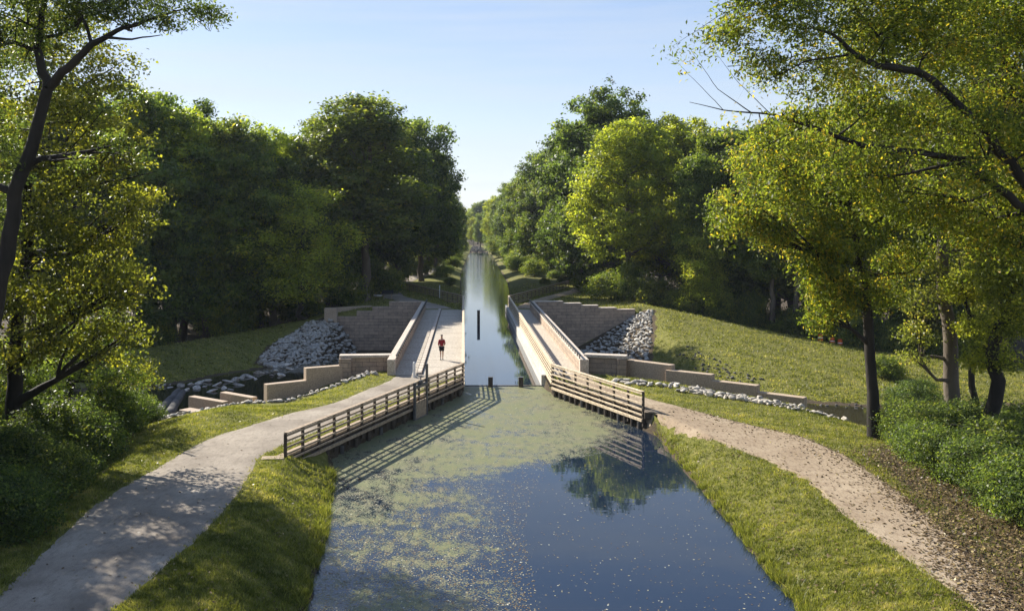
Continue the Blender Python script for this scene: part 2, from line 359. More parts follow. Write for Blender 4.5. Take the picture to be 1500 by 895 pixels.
def path_poly(ptsL, ptsR, n=90):
    L = np.array(ptsL)[:, :2]; Rr = np.array(ptsR)[:, :2]
    def rs(A, n):
        s = np.r_[0, np.cumsum(np.hypot(*np.diff(A, axis=0).T))]; t = np.linspace(0, s[-1], n)
        B = np.c_[np.interp(t, s, A[:, 0]), np.interp(t, s, A[:, 1])]
        for _ in range(4): B[1:-1] = (B[:-2] + 2 * B[1:-1] + B[2:]) / 4
        return B
    return rs(L, n), rs(Rr, n)
zp = .95
LL = [P(-80, 950, zp), P(0, 868, zp), P(130, 742, zp), P(215, 692, zp), P(300, 643, zp), P(420, 606, zp), P(500, 585, zp), P(556, 563, zp), P(574, 555.5, zp), (-4.42, 56.6, zp)]
nrm = np.array([-(BL1 - BL0)[1], (BL1 - BL0)[0]]); nrm /= np.hypot(*nrm)
e0 = BL0 + nrm * 1.15; e1 = BL1 + nrm * 1.0
LR = [P(120, 930, zp), P(170, 893, zp), P(300, 782, zp), P(350, 727, zp), tuple(e0) + (zp,), tuple(e0 * .5 + e1 * .5) + (zp,), tuple(e1) + (zp,), (-.35, 55.6, zp), (-.3, 56.6, zp)]
RLe = [(5.2, 57.4, zp), (6.1, 54.8, zp), P(945, 601, zp), P(1020, 636, zp), P(1100, 666, zp), P(1180, 702, zp), P(1212, 733, zp), P(1270, 780, zp), P(1350, 832, zp), P(1430, 893, zp), P(1470, 930, zp)]
RRe = [(7.25, 57.4, zp), P(880, 563, zp), P(945, 583, zp), P(1060, 612, zp), P(1180, 639, zp), P(1240, 668, zp), P(1320, 722, zp), P(1400, 790, zp), P(1470, 858, zp), P(1520, 920, zp)]
PATHS = {'l': path_poly(LL, LR), 'r': path_poly(RLe, RRe)}
fl = np.array([(-2.3, 101), (-5.5, 110), (-9.8, 120), (-12, 138), (-11, 158), (-8, 186), (-6.5, 230), (-5, 302), (-4, 360)], float)
fr = np.array([(6.3, 101), (7.6, 108), (10.8, 118), (16, 130), (19.5, 145), (20.2, 165), (18.5, 212), (18, 268), (19, 350)], float)
PATHS['fl'] = path_poly(fl + [-1.6, 0], fl + [1.6, 0], 120); PATHS['fr'] = path_poly(fr + [-1.1, 0], fr + [1.1, 0], 120)
def in_poly(X, Y, poly):
    ins = np.zeros(X.shape, bool); n = len(poly); j = n - 1
    for i in range(n):
        xi, yi = poly[i]; xj, yj = poly[j]
        c = ((yi > Y) != (yj > Y)) & (X < (xj - xi) * (Y - yi) / (yj - yi + 1e-12) + xi)
        ins ^= c; j = i
    return ins
def on_path(X, Y):
    r = np.zeros(np.shape(X), bool)
    for k, (a, b) in PATHS.items():
        r |= in_poly(X, Y, np.r_[a, b[::-1]])
    return r
RIP_L = np.array([(-14, 101.4), (-18, 101.8), (-20.6, 93), (-20.5, 86.7), (-16, 85.2), (-11, 87.5), (-11, 101.4)])
RIP_R = np.array([(11, 101.4), (19.8, 102.9), (21.8, 101.9), (20.8, 96.8), (18.6, 88.6), (15.5, 84.5), (11, 85.5)])
def soilmap(X, Y):
    d = np.maximum(canal_L(Y) - X, X - canal_R(Y))
    s = np.zeros_like(X)
    s = np.maximum(s, np.clip(1.05 - d / .38, 0, 1) * ((Y < 60) | (Y > 100)))
    s = np.maximum(s, in_poly(X, Y, RIP_L) | in_poly(X, Y, RIP_R))
    # forest floor
    s = np.maximum(s, np.clip((-X - 15.0) / 3, 0, 1) * (Y < 50))
    s = np.maximum(s, np.clip((Y - ip(X, [(-90, 84), (-33, 95), (-22, 101), (-17, 108), (-14, 150), (-12, 500)])) / 4, 0, 1) * (X < -8))
    s = np.maximum(s, np.clip((Y - ip(X, [(12, 500), (16, 200), (22, 135), (24, 112), (30.5, 101), (40, 92), (60, 83), (90, 75)])) / 4, 0, 1) * (X > 10))
    # litter on the right foreground
    edge = ip(Y, [(20, 11), (25, 12.6), (29, 14.0), (34, 14.9), (37, 15.4), (39, 17.6), (42, 19.3), (44, 21)])
    s = np.maximum(s, np.clip((X - edge) / 1.6, 0, 1) * (Y < 44) * .66)
    Yn = ip(X, Yn_p); Yf = ip(X, Yf_p); z = terrain(X, Y)
    s = np.maximum(s, ((Y > Yn) & (Y < Yf) & (z < -3.2)) * 1.0)
    s = np.maximum(s, ((X < -17) & (Y > Yn) & (Y < Yn + 12)) * 1.0)
    s = np.maximum(s, ((X > 8) & (X < 17) & (Y > 128)) * .44)
    s = np.maximum(s, np.clip((Y - 500) / 50, 0, .8))
    return s
def ax(parts):
    r = []
    for a, b, st in parts: r += list(np.arange(a, b, st))
    return np.array(r + [parts[-1][1]])
gx = ax([(-600, -300, 60), (-300, -90, 15), (-90, -30, 2.0), (-30, -14, .5), (-14, 20, .28), (20, 34, .5), (34, 90, 2.0), (90, 300, 15), (300, 600, 60)])
gy = ax([(-60, 0, 10), (0, 18, 1.5), (18, 62, .3), (62, 112, .45), (112, 220, .9), (220, 420, 2), (420, 1000, 20), (1000, 1400, 100)])
GX, GY = np.meshgrid(gx, gy)
GZ = terrain(GX, GY)
ny, nx = GX.shape
idx = np.arange(ny * nx).reshape(ny, nx)
Fg = np.stack([idx[:-1, :-1], idx[:-1, 1:], idx[1:, 1:], idx[1:, :-1]], -1).reshape(-1, 4)
so_ = soilmap(GX, GY)
tag(mesh_np('ground', np.c_[GX.ravel(), GY.ravel(), GZ.ravel()], Fg, M['ground'], smooth=True, attrs={'soil': ('POINT', so_.ravel())}), kind='structure')
def strip(name, key, mat, dz, wn=9, jit=.12):
    a, b = PATHS[key]; n = len(a); V = []
    for i in range(n):
        for j in range(wn):
            t = j / (wn - 1); p = a[i] * (1 - t) + b[i] * t
            if j in (0, wn - 1): p = p + rng.uniform(-jit, jit, 2)
            V.append(p)
    V = np.array(V); Z = terrain(V[:, 0], V[:, 1]) + dz
    e = (np.arange(len(V)) % wn == 0) | (np.arange(len(V)) % wn == wn - 1); Z[e] -= dz * 1.3
    I = np.arange(n * wn).reshape(n, wn)
    F = np.stack([I[:-1, :-1], I[:-1, 1:], I[1:, 1:], I[1:, :-1]], -1).reshape(-1, 4)
    return tag(mesh_np(name, np.c_[V, Z], F, mat, smooth=True), kind='structure')
strip('gravel_path', 'l', M['path_l'], .03, 15, .06); strip('dirt_path', 'r', M['path_r'], .03, 25, .16)
strip('far_gravel_path', 'fl', M['path_l'], .13); strip('far_dirt_path', 'fr', M['path_r'], .13)

# canal water with algae attribute
wy = ax([(-40, 16, 4), (16, 60, .5), (60, 120, 2), (120, 400, 6)]); wt = np.linspace(0, 1, 40)
V = []; A = []
for y in wy:
    l, r = float(canal_L(y)), float(canal_R(y))
    if y < 56: l -= .9; r += .9
    elif y < 111: l -= .1; r += .02
    else: l -= 1; r += 1
    for t in wt: V.append((l + (r - l) * t, y, 0))
V = np.array(V); X, Y = V[:, 0], V[:, 1]
bnd = ip(Y, [(15, 3.2), (24, 3.2), (27, 2.6), (30, 3.0), (33, 3.0), (35, 2.6), (36.5, 2.6), (38, 4.4), (40, 7.0), (42, 8.4), (45, 10), (60, 9)])
dens = ip(Y, [(15, .56), (24, .53), (30, .50), (34, .56), (36.5, .62), (38, .70), (42, .80), (50, .86), (57, .92), (57.7, .9), (57.95, -.6), (60, -.9), (110, -.9), (400, -.5)])
al = np.clip((bnd + .8 - X) / 4.0, 0, 1) * (dens + .45) - .45
al = np.where((X < -2.5) & (Y < 30), al * .8, al)
I = np.arange(len(V)).reshape(len(wy), len(wt)); F = np.stack([I[:-1, :-1], I[:-1, 1:], I[1:, 1:], I[1:, :-1]], -1).reshape(-1, 4)
tag(mesh_np('canal_water', V, F, M['water'], smooth=True, attrs={'algae': ('POINT', al)}), kind='structure')
tag(mesh_np('creek_water', [(-90, 36, -3.3), (-7, 50, -3.3), (9, 50, -3.3), (90, 20, -3.3), (90, 95, -3.3), (-90, 95, -3.3)], [(0, 1, 2, 3, 4, 5)], M['creek']), kind='structure')

# ------------------------------------------------------------------ rocks
def rock_mesh(seed, flat=.65, sub=2):
    bm = bmesh.new(); bmesh.ops.create_icosphere(bm, subdivisions=sub, radius=.5)
    g = np.random.default_rng(seed); dirs = g.normal(size=(14, 3)); dirs /= np.linalg.norm(dirs, axis=1)[:, None]; lim = g.uniform(.17, .38, 14)
    sc = np.array([g.uniform(.9, 1.3), g.uniform(.7, 1.0), flat * g.uniform(.85, 1.2)])
    for v in bm.verts:
        p = np.array(v.co)
        for d, l in zip(dirs, lim):
            q = p @ d
            if q > l: p = p - d * (q - l) * .92
        p = p * sc + g.normal(size=3) * .012
        v.co = p
    V = np.array([v.co[:] for v in bm.verts]); F = np.array([[v.index for v in f.verts] for f in bm.faces]); bm.free()
    return V, F
RK = [rock_mesh(s, f) for s, f in ((1, .7), (2, .6), (3, .75), (4, .6), (5, .5), (6, .7))]
RKM = {}
def rock_obj(i, name, mat):
    k = (i, mat.name)
    if k not in RKM:
        o = mesh_np('rock', RK[i][0], RK[i][1], mat); RKM[k] = o.data; bpy.data.objects.remove(o)
    o = bpy.data.objects.new(name, RKM[k]); return link(o)
def place_rocks(pts, smin, smax, label, group, mat, flat=False, sink=.25):
    for (x, y) in pts:
        s = random.uniform(smin, smax)
        o = rock_obj(random.randrange(6), 'slab_rock' if flat else 'rock', mat)
        o.location = (x, y, max(float(terrain(x, y)), -3.34) + s * (.10 if flat else .18))
        o.rotation_euler = (random.uniform(-.3, .3), random.uniform(-.3, .3), random.uniform(0, 6.28))
        o.scale = (s * 1.25, s * 1.0, s * .7) if flat else (s, s * random.uniform(.8, 1.1), s * random.uniform(.75, 1.05))
        tag(o, label, 'rock', group)
def band(p0, p1, w0, w1, n, seed, minsep):
    g = np.random.default_rng(seed); out_ = []
    p0, p1 = np.array(p0), np.array(p1); d = p1 - p0; nn = np.array([-d[1], d[0]]); nn /= np.hypot(*nn)
    tries = 0
    while len(out_) < n and tries < n * 60:
        tries += 1
        t = g.uniform(0, 1); q = p0 + d * t + nn * (w0 + (w1 - w0) * t) * g.uniform(0, 1)
        if all((q[0] - a) ** 2 + (q[1] - b) ** 2 > minsep ** 2 for a, b in out_[-160:]): out_.append(tuple(q))
    return out_
def merged_rocks(name, pts, zs, sizes, mat, label, kindstuff=True):
    VV = []; FF = []; b = 0
    for (x, y), z, s in zip(pts, zs, sizes):
        V_, F_ = RK[random.randrange(6)]
        a = random.uniform(0, 6.28); c_, s_ = math.cos(a), math.sin(a); tl = random.uniform(-.5, .5)
        Rm = np.array([[c_, -s_, 0], [s_, c_, 0], [0, 0, 1]]) @ np.array([[1, 0, 0], [0, math.cos(tl), -math.sin(tl)], [0, math.sin(tl), math.cos(tl)]])
        VV.append(V_ @ Rm.T * s + [x, y, z + s * .15]); FF.append(F_ + b); b += len(V_)
    o = mesh_np(name, np.concatenate(VV), np.concatenate(FF), mat)
    tag(o, label, 'rocks', kind='stuff'); return o

# near right band (below the stepped wall), near left band
nrb = []
nrb += band((8.7, 53.4), (12.5, 51.3), 1.0, 1.3, 34, 1, .24)
nrb += band((12.2, 50.6), (17.6, 47.0), 1.8, 1.2, 118, 2, .26)
nrb += band((17.3, 46.9), (19.6, 45.8), 1.0, .5, 20, 3, .25)
place_rocks(nrb, .20, .68, 'pale limestone rock in the riprap band below the right stepped wall', 'rocks below the right stepped wall', M['rock'])
nlb = band((-17.9, 48.6), (-12.2, 53.4), .5, 1.5, 78, 4, .30) + band((-12.2, 53.5), (-5.6, 56.2), .35, .9, 48, 5, .24)
place_rocks(nlb, .28, .62, 'pale limestone rock in the thin riprap band by the left lawn', 'rocks beside the left stepped wall', M['rock'])
# riprap slopes (stuff)
def slope_pts(poly, n, sep, seed):
    g = np.random.default_rng(seed); poly = np.array(poly); lo, hi = poly.min(0), poly.max(0)
    C = g.uniform(lo, hi, (n * 6, 2)); C = C[in_poly(C[:, 0], C[:, 1], poly)]
    cell = {}; out_ = []
    for p in C:
        k = (int(p[0] / sep), int(p[1] / sep)); ok = True
        for dx in (-1, 0, 1):
            for dy in (-1, 0, 1):
                for q in cell.get((k[0] + dx, k[1] + dy), ()):
                    if (q[0] - p[0]) ** 2 + (q[1] - p[1]) ** 2 < sep * sep: ok = False
        if ok: cell.setdefault(k, []).append(p); out_.append(tuple(p))
        if len(out_) >= n: break
    return out_
def riprap(name, poly, n, sep, smin, smax, mat, label, seed):
    p = slope_pts(poly, n, sep, seed); A_ = np.array(p); z = terrain(A_[:, 0], A_[:, 1]); merged_rocks(name, p, z, rng.uniform(smin, smax, len(p)), mat, label)
riprap('riprap', [(-14, 100.8), (-18, 101.2), (-20.3, 93), (-20.3, 87), (-16, 85.5), (-11.6, 87.5), (-12, 94), (-12.4, 100.6)], 1300, .33, .40, .95, M['rock_grey'], 'steep heap of grey riprap rocks against the far left abutment wall', 11)
riprap('riprap', [(13, 100.6), (19.8, 102.2), (21.4, 101.6), (20.4, 97), (18.2, 89), (15.5, 85), (12.6, 86)], 1050, .33, .36, .85, M['rock_grey'], 'slope of grey riprap rocks against the far right abutment wall', 12)
riprap('riprap', [(-19, 86), (-17, 83), (-21.5, 75), (-26, 72), (-28, 75), (-22, 80)], 150, .45, .3, .7, M['rock_grey'], 'small pale rocks between the flat slabs along the left creek edge', 16)
riprap('riprap', [(20.5, 87), (21.8, 87), (25.3, 75), (23.6, 73), (21.2, 80)], 60, .4, .25, .5, M['log'], 'line of dark rocks along the creek foot of the right grass slope', 13)
riprap('riprap', [(24, 68.2), (42, 67.6), (42, 66.4), (24, 67)], 110, .4, .2, .4, M['log'], 'sparse dark rocks along the water edge of the creek on the right', 14)
riprap('riprap', [(1.5, 368), (9.8, 362), (9, 430), (8, 500), (4, 500), (2.5, 430)], 200, 1.4, .7, 1.4, M['log'], 'dark rocky bed where the far end of the canal runs dry', 15)
# flat slabs along the left creek edge
sp = []
for px, py in ((265, 562), (280, 560), (292, 558), (300, 563), (305, 556), (318, 561), (327, 566), (334, 556), (345, 553), (350, 561), (356, 550), (366, 549), (374, 552), (380, 544), (391, 543), (398, 547), (404, 541), (424, 538), (418, 532), (412, 547), (288, 566), (310, 570), (338, 568), (272, 568)):
    x, y, _ = P(px, py, -3.1); sp.append((x, y))
place_rocks(sp, .6, 1.15, 'flat pale slab rock at the creek edge below the left grass slope', 'slab rocks along the left creek edge', M['rock'], flat=True)
x, y, _ = P(552, 436, .95)
o = rock_obj(4, 'boulder', M['rock_grey']); o.location = (x, y, 1.15); o.scale = (1.6, 1.0, .9); tag(o, 'grey boulder beside the path near the far wayside sign', 'boulder')

# ------------------------------------------------------------------ aqueduct, walls
aq = empty('aqueduct', (2, 78, 0)); tag(aq, 'concrete canal aqueduct with water trough and two footway decks over the creek', 'aqueduct')
AO = Vector((2, 78, 0))
def part(mb, name, mat, parent, root, bevel=0, label=None):
    o = mb.build(name, mat, parent, bevel); o.location = -root if parent is not None else (0, 0, 0)
    return o
def boxpart(name, x0, x1, y0, y1, z0, z1, mat, parent, root, bevel=.015):
    mb = MB(); mb.box(((x0 + x1) / 2, (y0 + y1) / 2, (z0 + z1) / 2), (x1 - x0, y1 - y0, z1 - z0))
    return part(mb, name, mat, parent, root, bevel)
boxpart('deck_slab', -4.95, -.22, 56.4, 101.6, .62, .985, M['deck'], aq, AO)
boxpart('deck_slab', 5.27, 7.9, 56.6, 101.6, .62, .985, M['deck'], aq, AO)
boxpart('flume_wall', 4.94, 5.265, 57.9, 111.5, -1.5, .72, M['flume'], aq, AO)
boxpart('flume_wall', -.5, -.225, 55.2, 111.5, -1.5, .60, M['flume'], aq, AO)
boxpart('flume_floor', -.22, 4.93, 57, 111, -1.9, -1.3, M['conc'], aq, AO)
for y in (57.4, 72, 87, 101.0): boxpart('pier', -4.7, 7.7, y, y + 1.0, -4.4, -1.92, M['stone_dark'], aq, AO)
for x0, x1 in ((-4.6, -.6), (5.3, 7.7)):
    for y in (57.6, 100.6): boxpart('abutment', x0, x1, y, y + .8, -4.4, .6, M['stone_dark'], aq, AO)
for (x0, x1) in ((-4.6, -1), (5.6, 7.6)):
    boxpart('girder', x0, x1, 58.45, 100.95, -.2, .61, M['conc'], aq, AO)
# curb with a timber wheel guard on the left deck
boxpart('curb', -3.08, -2.80, 56.5, 101.4, .988, 1.13, M['cap'], aq, AO, .02)
mb = MB()
for k in range(37): mb.box((-2.94, 56.9 + k * 1.2, 1.132), (.30, .03, .012))
part(mb, 'curb_joint', M['wood_dark'], aq, AO)
boxpart('drain_slot', -2.79, -2.73, 56.5, 101.4, .985, 1.0, M['wood_dark'], aq, AO, 0)
# expansion joints across the deck
mb = MB()
for k in range(14): mb.box((-1.45, 59.5 + k * 3.2, .986), (2.4, .025, .006)); mb.box((-3.75, 59.5 + k * 3.2, .986), (1.3, .025, .006))
part(mb, 'deck_joint', M['wood_dark'], aq, AO)

def parapet(label, xi, xo, mat, side):
    y0, y1 = 56.3, 101.4
    t = empty('parapet_wall', ((xi + xo) / 2, y0, .95)); tag(t, label, 'parapet', 'stone parapets of the aqueduct'); root = Vector(t.location)
    a, b = min(xi, xo), max(xi, xo)
    boxpart('wall', a + .04, b - .04, y0 + .5, y1 - .4, .6, 1.80, mat, t, root)
    boxpart('cap', a - .03, b + .03, y0 + .0, y1, 1.802, 1.95, M['cap'], t, root, .02)
    boxpart('end_pier', a - .02, b + .02, y0, y0 + .48, .6, 1.80, M['cap'], t, root, .02)
    xr = xi + (.10 if side < 0 else .02)
    mb = MB(); mb.box((xr, (y0 + y1) / 2, 2.18), (.09, y1 - y0 - .3, .07))
    rail = part(mb, 'handrail', M['black'], t, root)
    n = 38
    for k in range(n):
        y = y0 + .5 + (y1 - y0 - 1.2) * k / (n - 1)
        mb = MB(); mb.box((xr, y, 2.06), (.05, .10, .18)); mb.box((xr, y, 1.966), (.09, .14, .03))
        part(mb, 'bracket', M['black'], t, root)
    return t
# handrail sits on the inner side of each cap
parapet('long pale stone parapet with low black handrail on the left side of the aqueduct', -4.5, -4.95, M['stone_y'], -1)
parapet('long stone parapet with black handrail on the right side of the aqueduct', 7.28, 7.80, M['stone_y'], 1)

def seg(name, p0, p1, th, z0, z1, mat, parent, root, bevel=.02):
    p0, p1 = Vector((*p0, 0)), Vector((*p1, 0)); d = (p1 - p0).normalized(); n = Vector((-d.y, d.x, 0))
    if n.y < 0: n = -n
    mb = MB(); c = (p0 + p1) / 2 + n * th / 2; mb.box((c.x, c.y, (z0 + z1) / 2), ((p1 - p0).length, th, z1 - z0), rz=math.atan2(d.y, d.x))
    return part(mb, name, mat, parent, root, bevel)
# near left wing wall
t = empty('wing_wall', (-7, 57.5, 0)); tag(t, 'stepped brown wing wall beside the gravel path, left near end of aqueduct', 'wing wall', 'wing walls of the aqueduct'); rt = Vector(t.location)
seg('masonry', (-4.9, 58.4), (-8.1, 58.1), .6, -4, 1.78, M['stone_x'], t, rt)
seg('cap', (-4.85, 58.3), (-8.25, 58.0), .8, 1.782, 1.96, M['cap'], t, rt, .03)
boxpart('pilaster', -8.25, -7.45, 57.75, 58.75, -4, 1.78, M['stone_x'], t, rt)
seg('step', (-8.0, 57.7), (-10.15, 56.55), .55, -4, 1.35, M['brown_conc'], t, rt)
seg('step', (-9.85, 56.72), (-12.3, 55.0), .548, -4, .58, M['brown_conc'], t, rt)
t = empty('wing_wall', (-15, 58, -3)); tag(t, 'low brown concrete end walls dropping into the creek on the left', 'wing wall', 'wing walls of the aqueduct'); rt = Vector(t.location)
seg('step', P(322, 574.5, -.6)[:2], P(368, 582.5, -.6)[:2], .5, -4, -.6, M['brown_conc'], t, rt)
seg('step', P(276, 580.5, -1.0)[:2], P(326, 589, -1.0)[:2], .5, -4, -1.0, M['brown_conc'], t, rt)
seg('step', P(262, 600, -1.5)[:2], P(290, 605, -1.5)[:2], .9, -4, -1.5, M['brown_conc'], t, rt)
# near right wing wall
t = empty('wing_wall', (9, 57, 0)); tag(t, 'brown wing wall stepping down to the right beside the dirt path', 'wing wall', 'wing walls of the aqueduct'); rt = Vector(t.location)
seg('masonry', (7.8, 58.0), (10.1, 57.3), .6, -4, 1.86, M['stone_x'], t, rt)
seg('cap', (7.7, 57.9), (10.35, 57.1), .8, 1.862, 2.06, M['cap'], t, rt, .03)
boxpart('pilaster', 9.75, 10.35, 57.05, 57.9, -4, 1.855, M['stone_x'], t, rt)
pts = [(917.6, 527, 982, 535), (975, 542, 1042, 549), (1035.6, 556.7, 1108, 565), (1101, 573.5, 1177, 583)]
zs = [1.72, 1.42, 1.08, .70]
prev = None
for (a, b, c_, d_), z in zip(pts, zs):
    p0 = np.array(P(a, b, z)[:2]); p1 = np.array(P(c_, d_, z)[:2])
    seg('step', p0, p1, .56 if prev is None else .555, -4, z, M['brown_conc'], t, rt); prev = p1
WALLR_END = prev
# far walls
t = empty('wing_wall', (13, 102, 0)); tag(t, 'stepped dark block wing wall at the far right end of the aqueduct', 'wing wall', 'wing walls of the aqueduct'); rt = Vector(t.location)
xs = [7.8, 11.2, 13.3, 15.3, 17.4, 19.6]; zz = [1.95, 1.72, 1.45, 1.15, .95]
for k in range(5):
    y0_, y1_ = 101.2 + (xs[k] - 7.8) * .12, 101.2 + (xs[k + 1] - 7.8) * .12
    seg('step', (xs[k], y0_), (xs[k + 1], y1_), .8, -4.5, zz[k] - .10, M['stone_dark'], t, rt)
    seg('cap', (xs[k] - .02, y0_ - .06), (xs[k + 1] + .02, y1_ - .06), .95, zz[k] - .098, zz[k], M['cap'], t, rt)
t = empty('wing_wall', (-10, 102, 0)); tag(t, 'stepped dark block wing wall at the far left end of the aqueduct', 'wing wall', 'wing walls of the aqueduct'); rt = Vector(t.location)
xs = [-4.9, -8.7, -10.6, -12.4, -14.6]; zz = [1.95, 1.35, .85, .25]
for k in range(4):
    seg('step', (xs[k + 1], 101.0), (xs[k], 101.0), .8, -4.5, zz[k], M['stone_dark'], t, rt)
mb = MB(); mb.box((-15.3, 100.9, -.1), (1.4, .9, 2.7)); part(mb, 'end_block', M['brown_conc'], t, rt, .02)
seg('return_wall', (-15.9, 101.8), (-11.0, 104.8), .5, -1, 1.15, M['brown_conc'], t, rt)

# ------------------------------------------------------------------ timber fences
def fence(label, p0, p1, posts, mat_rail, ztop=1.95, zbot=.50, side=1, group='timber fences along the canal', rails=6, mat_post=None, zg=None, joists=False, railw=.045, railh=.085):
    p0, p1 = Vector((*p0, 0)), Vector((*p1, 0)); d = (p1 - p0); L = d.length; x = d.normalized(); n = Vector((-x.y, x.x, 0)) * side
    t = empty('timber_fence', (p0.x, p0.y, .95)); tag(t, label, 'fence', group); rt = Vector(t.location)
    zz = [ztop - .05 - i * (ztop - zbot - .12) / (rails - 1) for i in range(rails)]
    mb = MB(); mb.beam(p0 + n * .02 + Vector((0, 0, ztop)), p1 + n * .02 + Vector((0, 0, ztop)), .20, .045); part(mb, 'cap_rail', mat_rail, t, rt, .006)
    for i, z in enumerate(zz):
        h = railh * (1.7 if i == rails - 1 else 1); w_ = railw + (.03 if i == rails - 1 else 0)
        if i == 0: z -= .05
        mb = MB(); mb.beam(p0 + n * .075 + Vector((0, 0, z)), p1 + n * .075 + Vector((0, 0, z)), w_, h); part(mb, 'rail', mat_rail, t, rt, .006)
    for k in range(posts):
        c = p0 + d * (k / (posts - 1)); mb = MB()
        mb.box((c.x, c.y, (ztop - .03 + zbot - .25) / 2), (.10, .10, ztop - .03 - zbot + .25), rz=math.atan2(x.y, x.x)); part(mb, 'post', mat_post or M['wood_dark'], t, rt)
    if joists:
        mb = MB(); k = int(L / .42)
        for i in range(k):
            c = p0 + x * (L * i / k) + n * .06; mb.box((c.x, c.y, zbot - .10), (.09, .30, .10), rz=math.atan2(x.y, x.x))
        part(mb, 'joist_ends', M['wood_dark'], t, rt)
    return t
# right-hand normal of the direction points to the canal for the left fence
fence('slanting timber rail fence between the gravel path and the pond on the left', BL0, BL1, 16, M['wood'], side=-1)
fence('long timber fence along the left footway edge of the water trough', (-.17, 54.9), (-.30, 110), 46, M['wood_pale'], side=-1)
fence('slanting pale timber fence between the dirt path and the pond on the right', BR0, BR1, 8, M['wood_pale'], side=1, zbot=.42, railh=.085)
fence('long pale timber fence along the right footway edge of the water trough', (5.35, 54.5), (5.35, 110), 46, M['wood_pale'], side=1, zbot=.70, joists=True, railh=.085)
fence('dark timber fence curving off the far left end of the aqueduct', (-.34, 110.1), (-9.8, 138), 15, M['wood'], side=1, zbot=.75, rails=5, railh=.13)
fence('dark timber fence curving off the far right end of the aqueduct', (5.45, 110.1), (16.5, 142), 17, M['wood'], side=-1, zbot=.75, rails=5, railh=.12)
def bulkhead(label, p0, p1, n, side, endp):
    p0, p1 = Vector((*p0, 0)), Vector((*p1, 0)); d = p1 - p0; x = d.normalized(); nn = Vector((-x.y, x.x, 0)) * side
    t = empty('timber_bulkhead', (p0.x, p0.y, 0)); tag(t, label, 'bulkhead', 'timber bulkheads of the pond'); rt = Vector(t.location)
    mb = MB(); L = d.length; k = int(L / .24)
    for i in range(k):
        c = p0 + x * (L * (i + .5) / k) - nn * (.10 + .012 * (i % 2)); mb.box((c.x, c.y, -.4), (L / k - .008, .07, 2.0), rz=math.atan2(x.y, x.x))
    part(mb, 'plank_wall', M['wood_dark'], t, rt)
    for i in range(n):
        c = p0 + x * (L * (i + .5) / n) + nn * .02; mb = MB(); mb.tube([(c.x, c.y, -1.2), (c.x, c.y, .36 + .04 * (i % 3))], .10, 10); part(mb, 'pile', M['wood_dark' if i % 3 else 'log'], t, rt)
    mb = MB(); mb.beam(p0 - nn * .26 + Vector((0, 0, .93)), p1 - nn * .26 + Vector((0, 0, .93)), .42, .10); part(mb, 'cap_plank', M['wood'], t, rt, .01)
    mb = MB(); mb.beam(p0 - nn * .14 + Vector((0, 0, .72)), p1 - nn * .14 + Vector((0, 0, .72)), .1, .3); part(mb, 'waler', M['wood_dark'], t, rt, .01)
    mb = MB(); e = Vector((*endp, 0)); mb.beam(Vector((p0.x, p0.y, .78)) - x * .1, e + Vector((0, 0, .78)), .45, .34); part(mb, 'end_beam', M['wood_dark'], t, rt, .02)
    mb = MB(); mb.beam(Vector((p0.x, p0.y, .97)) - x * .1, e + Vector((0, 0, .97)), .5, .05); part(mb, 'end_cap', M['wood'], t, rt, .01)
    return t
bulkhead('dark timber bulkhead with piles under the left slanting fence', BL0, BL1, 15, -1, (-8.25, 35.9))
bulkhead('dark timber bulkhead with piles under the right slanting fence', BR0, BR1, 15, 1, (9.8, 45.0))

# sluice gate in the left fence
xg = BL1 - BL0; ug = xg / np.hypot(*xg); rz = math.atan2(ug[1], ug[0])
gp = BL0 + xg * .655; gn = np.array([ug[1], -ug[0]])
t = empty('sluice_gate', (gp[0] + gn[0] * .22, gp[1] + gn[1] * .22, 0), rz); tag(t, 'small grey steel sluice gate set into the left pond fence', 'sluice gate')
mb = MB()
for s in (-1, 1): mb.box((s * .80, 0, .55), (.13, .13, 2.9))
mb.box((0, 0, 1.72), (1.74, .16, .15)); mb.box((0, 0, -.02), (1.7, .15, .12)); mb.build('frame', M['metal'], t, .01)
mb = MB(); mb.box((0, .01, .45), (1.46, .06, .95)); mb.build('gate_panel', M['wood'], t, .01)
for x in (-.35, .35): mb = MB(); mb.box((x, -.05, 1.25), (.03, .03, .85)); mb.build('lift_rod', M['metal'], t)
mb = MB(); mb.box((0, 0, 1.9), (.22, .2, .22)); mb.tube([(0, 0, 2.0), (0, 0, 2.25)], .03, 8); wheel = mb.build('gearbox', M['metal'], t, .02)
mb = MB(); c8 = [(.22 * math.cos(a), .22 * math.sin(a), 2.22) for a in np.linspace(0, 2 * math.pi, 17)]; mb.tube(c8, .018, 6, cap=False); mb.box((0, 0, 2.22), (.42, .02, .02)); mb.box((0, 0, 2.22), (.02, .42, .02)); mb.build('hand_wheel', M['metal'], wheel)
mb = MB(); mb.box((0.78, -.02, 2.35), (.12, .12, .9)); mb.build('mast', M['metal'], t, .01)
# bollard on deck
t = empty('bollard', (-3.2, 55.3, .95)); tag(t, 'white steel bollard where the gravel path meets the left footway', 'bollard')
mb = MB(); mb.tube([(0, 0, 0), (0, 0, .92)], .085, 14); mb.build('post', M['white'], t); mb = MB(); mb.tube([(0, 0, .92), (0, 0, .97), (0, 0, 1.0)], [.085, .07, .02], 14); mb.build('dome_cap', M['white'], t)
t = empty('marker_post', (*P(644, 437, .95)[:2], .95)); tag(t, 'thin white marker post behind the far left fence', 'post')
mb = MB(); mb.tube([(0, 0, 0), (0, 0, 1.75)], .06, 10); mb.build('pole', M['white'], t); mb = MB(); mb.tube([(0, 0, 1.75), (0, 0, 1.81)], .08, 10); mb.build('cap', M['metal'], t)
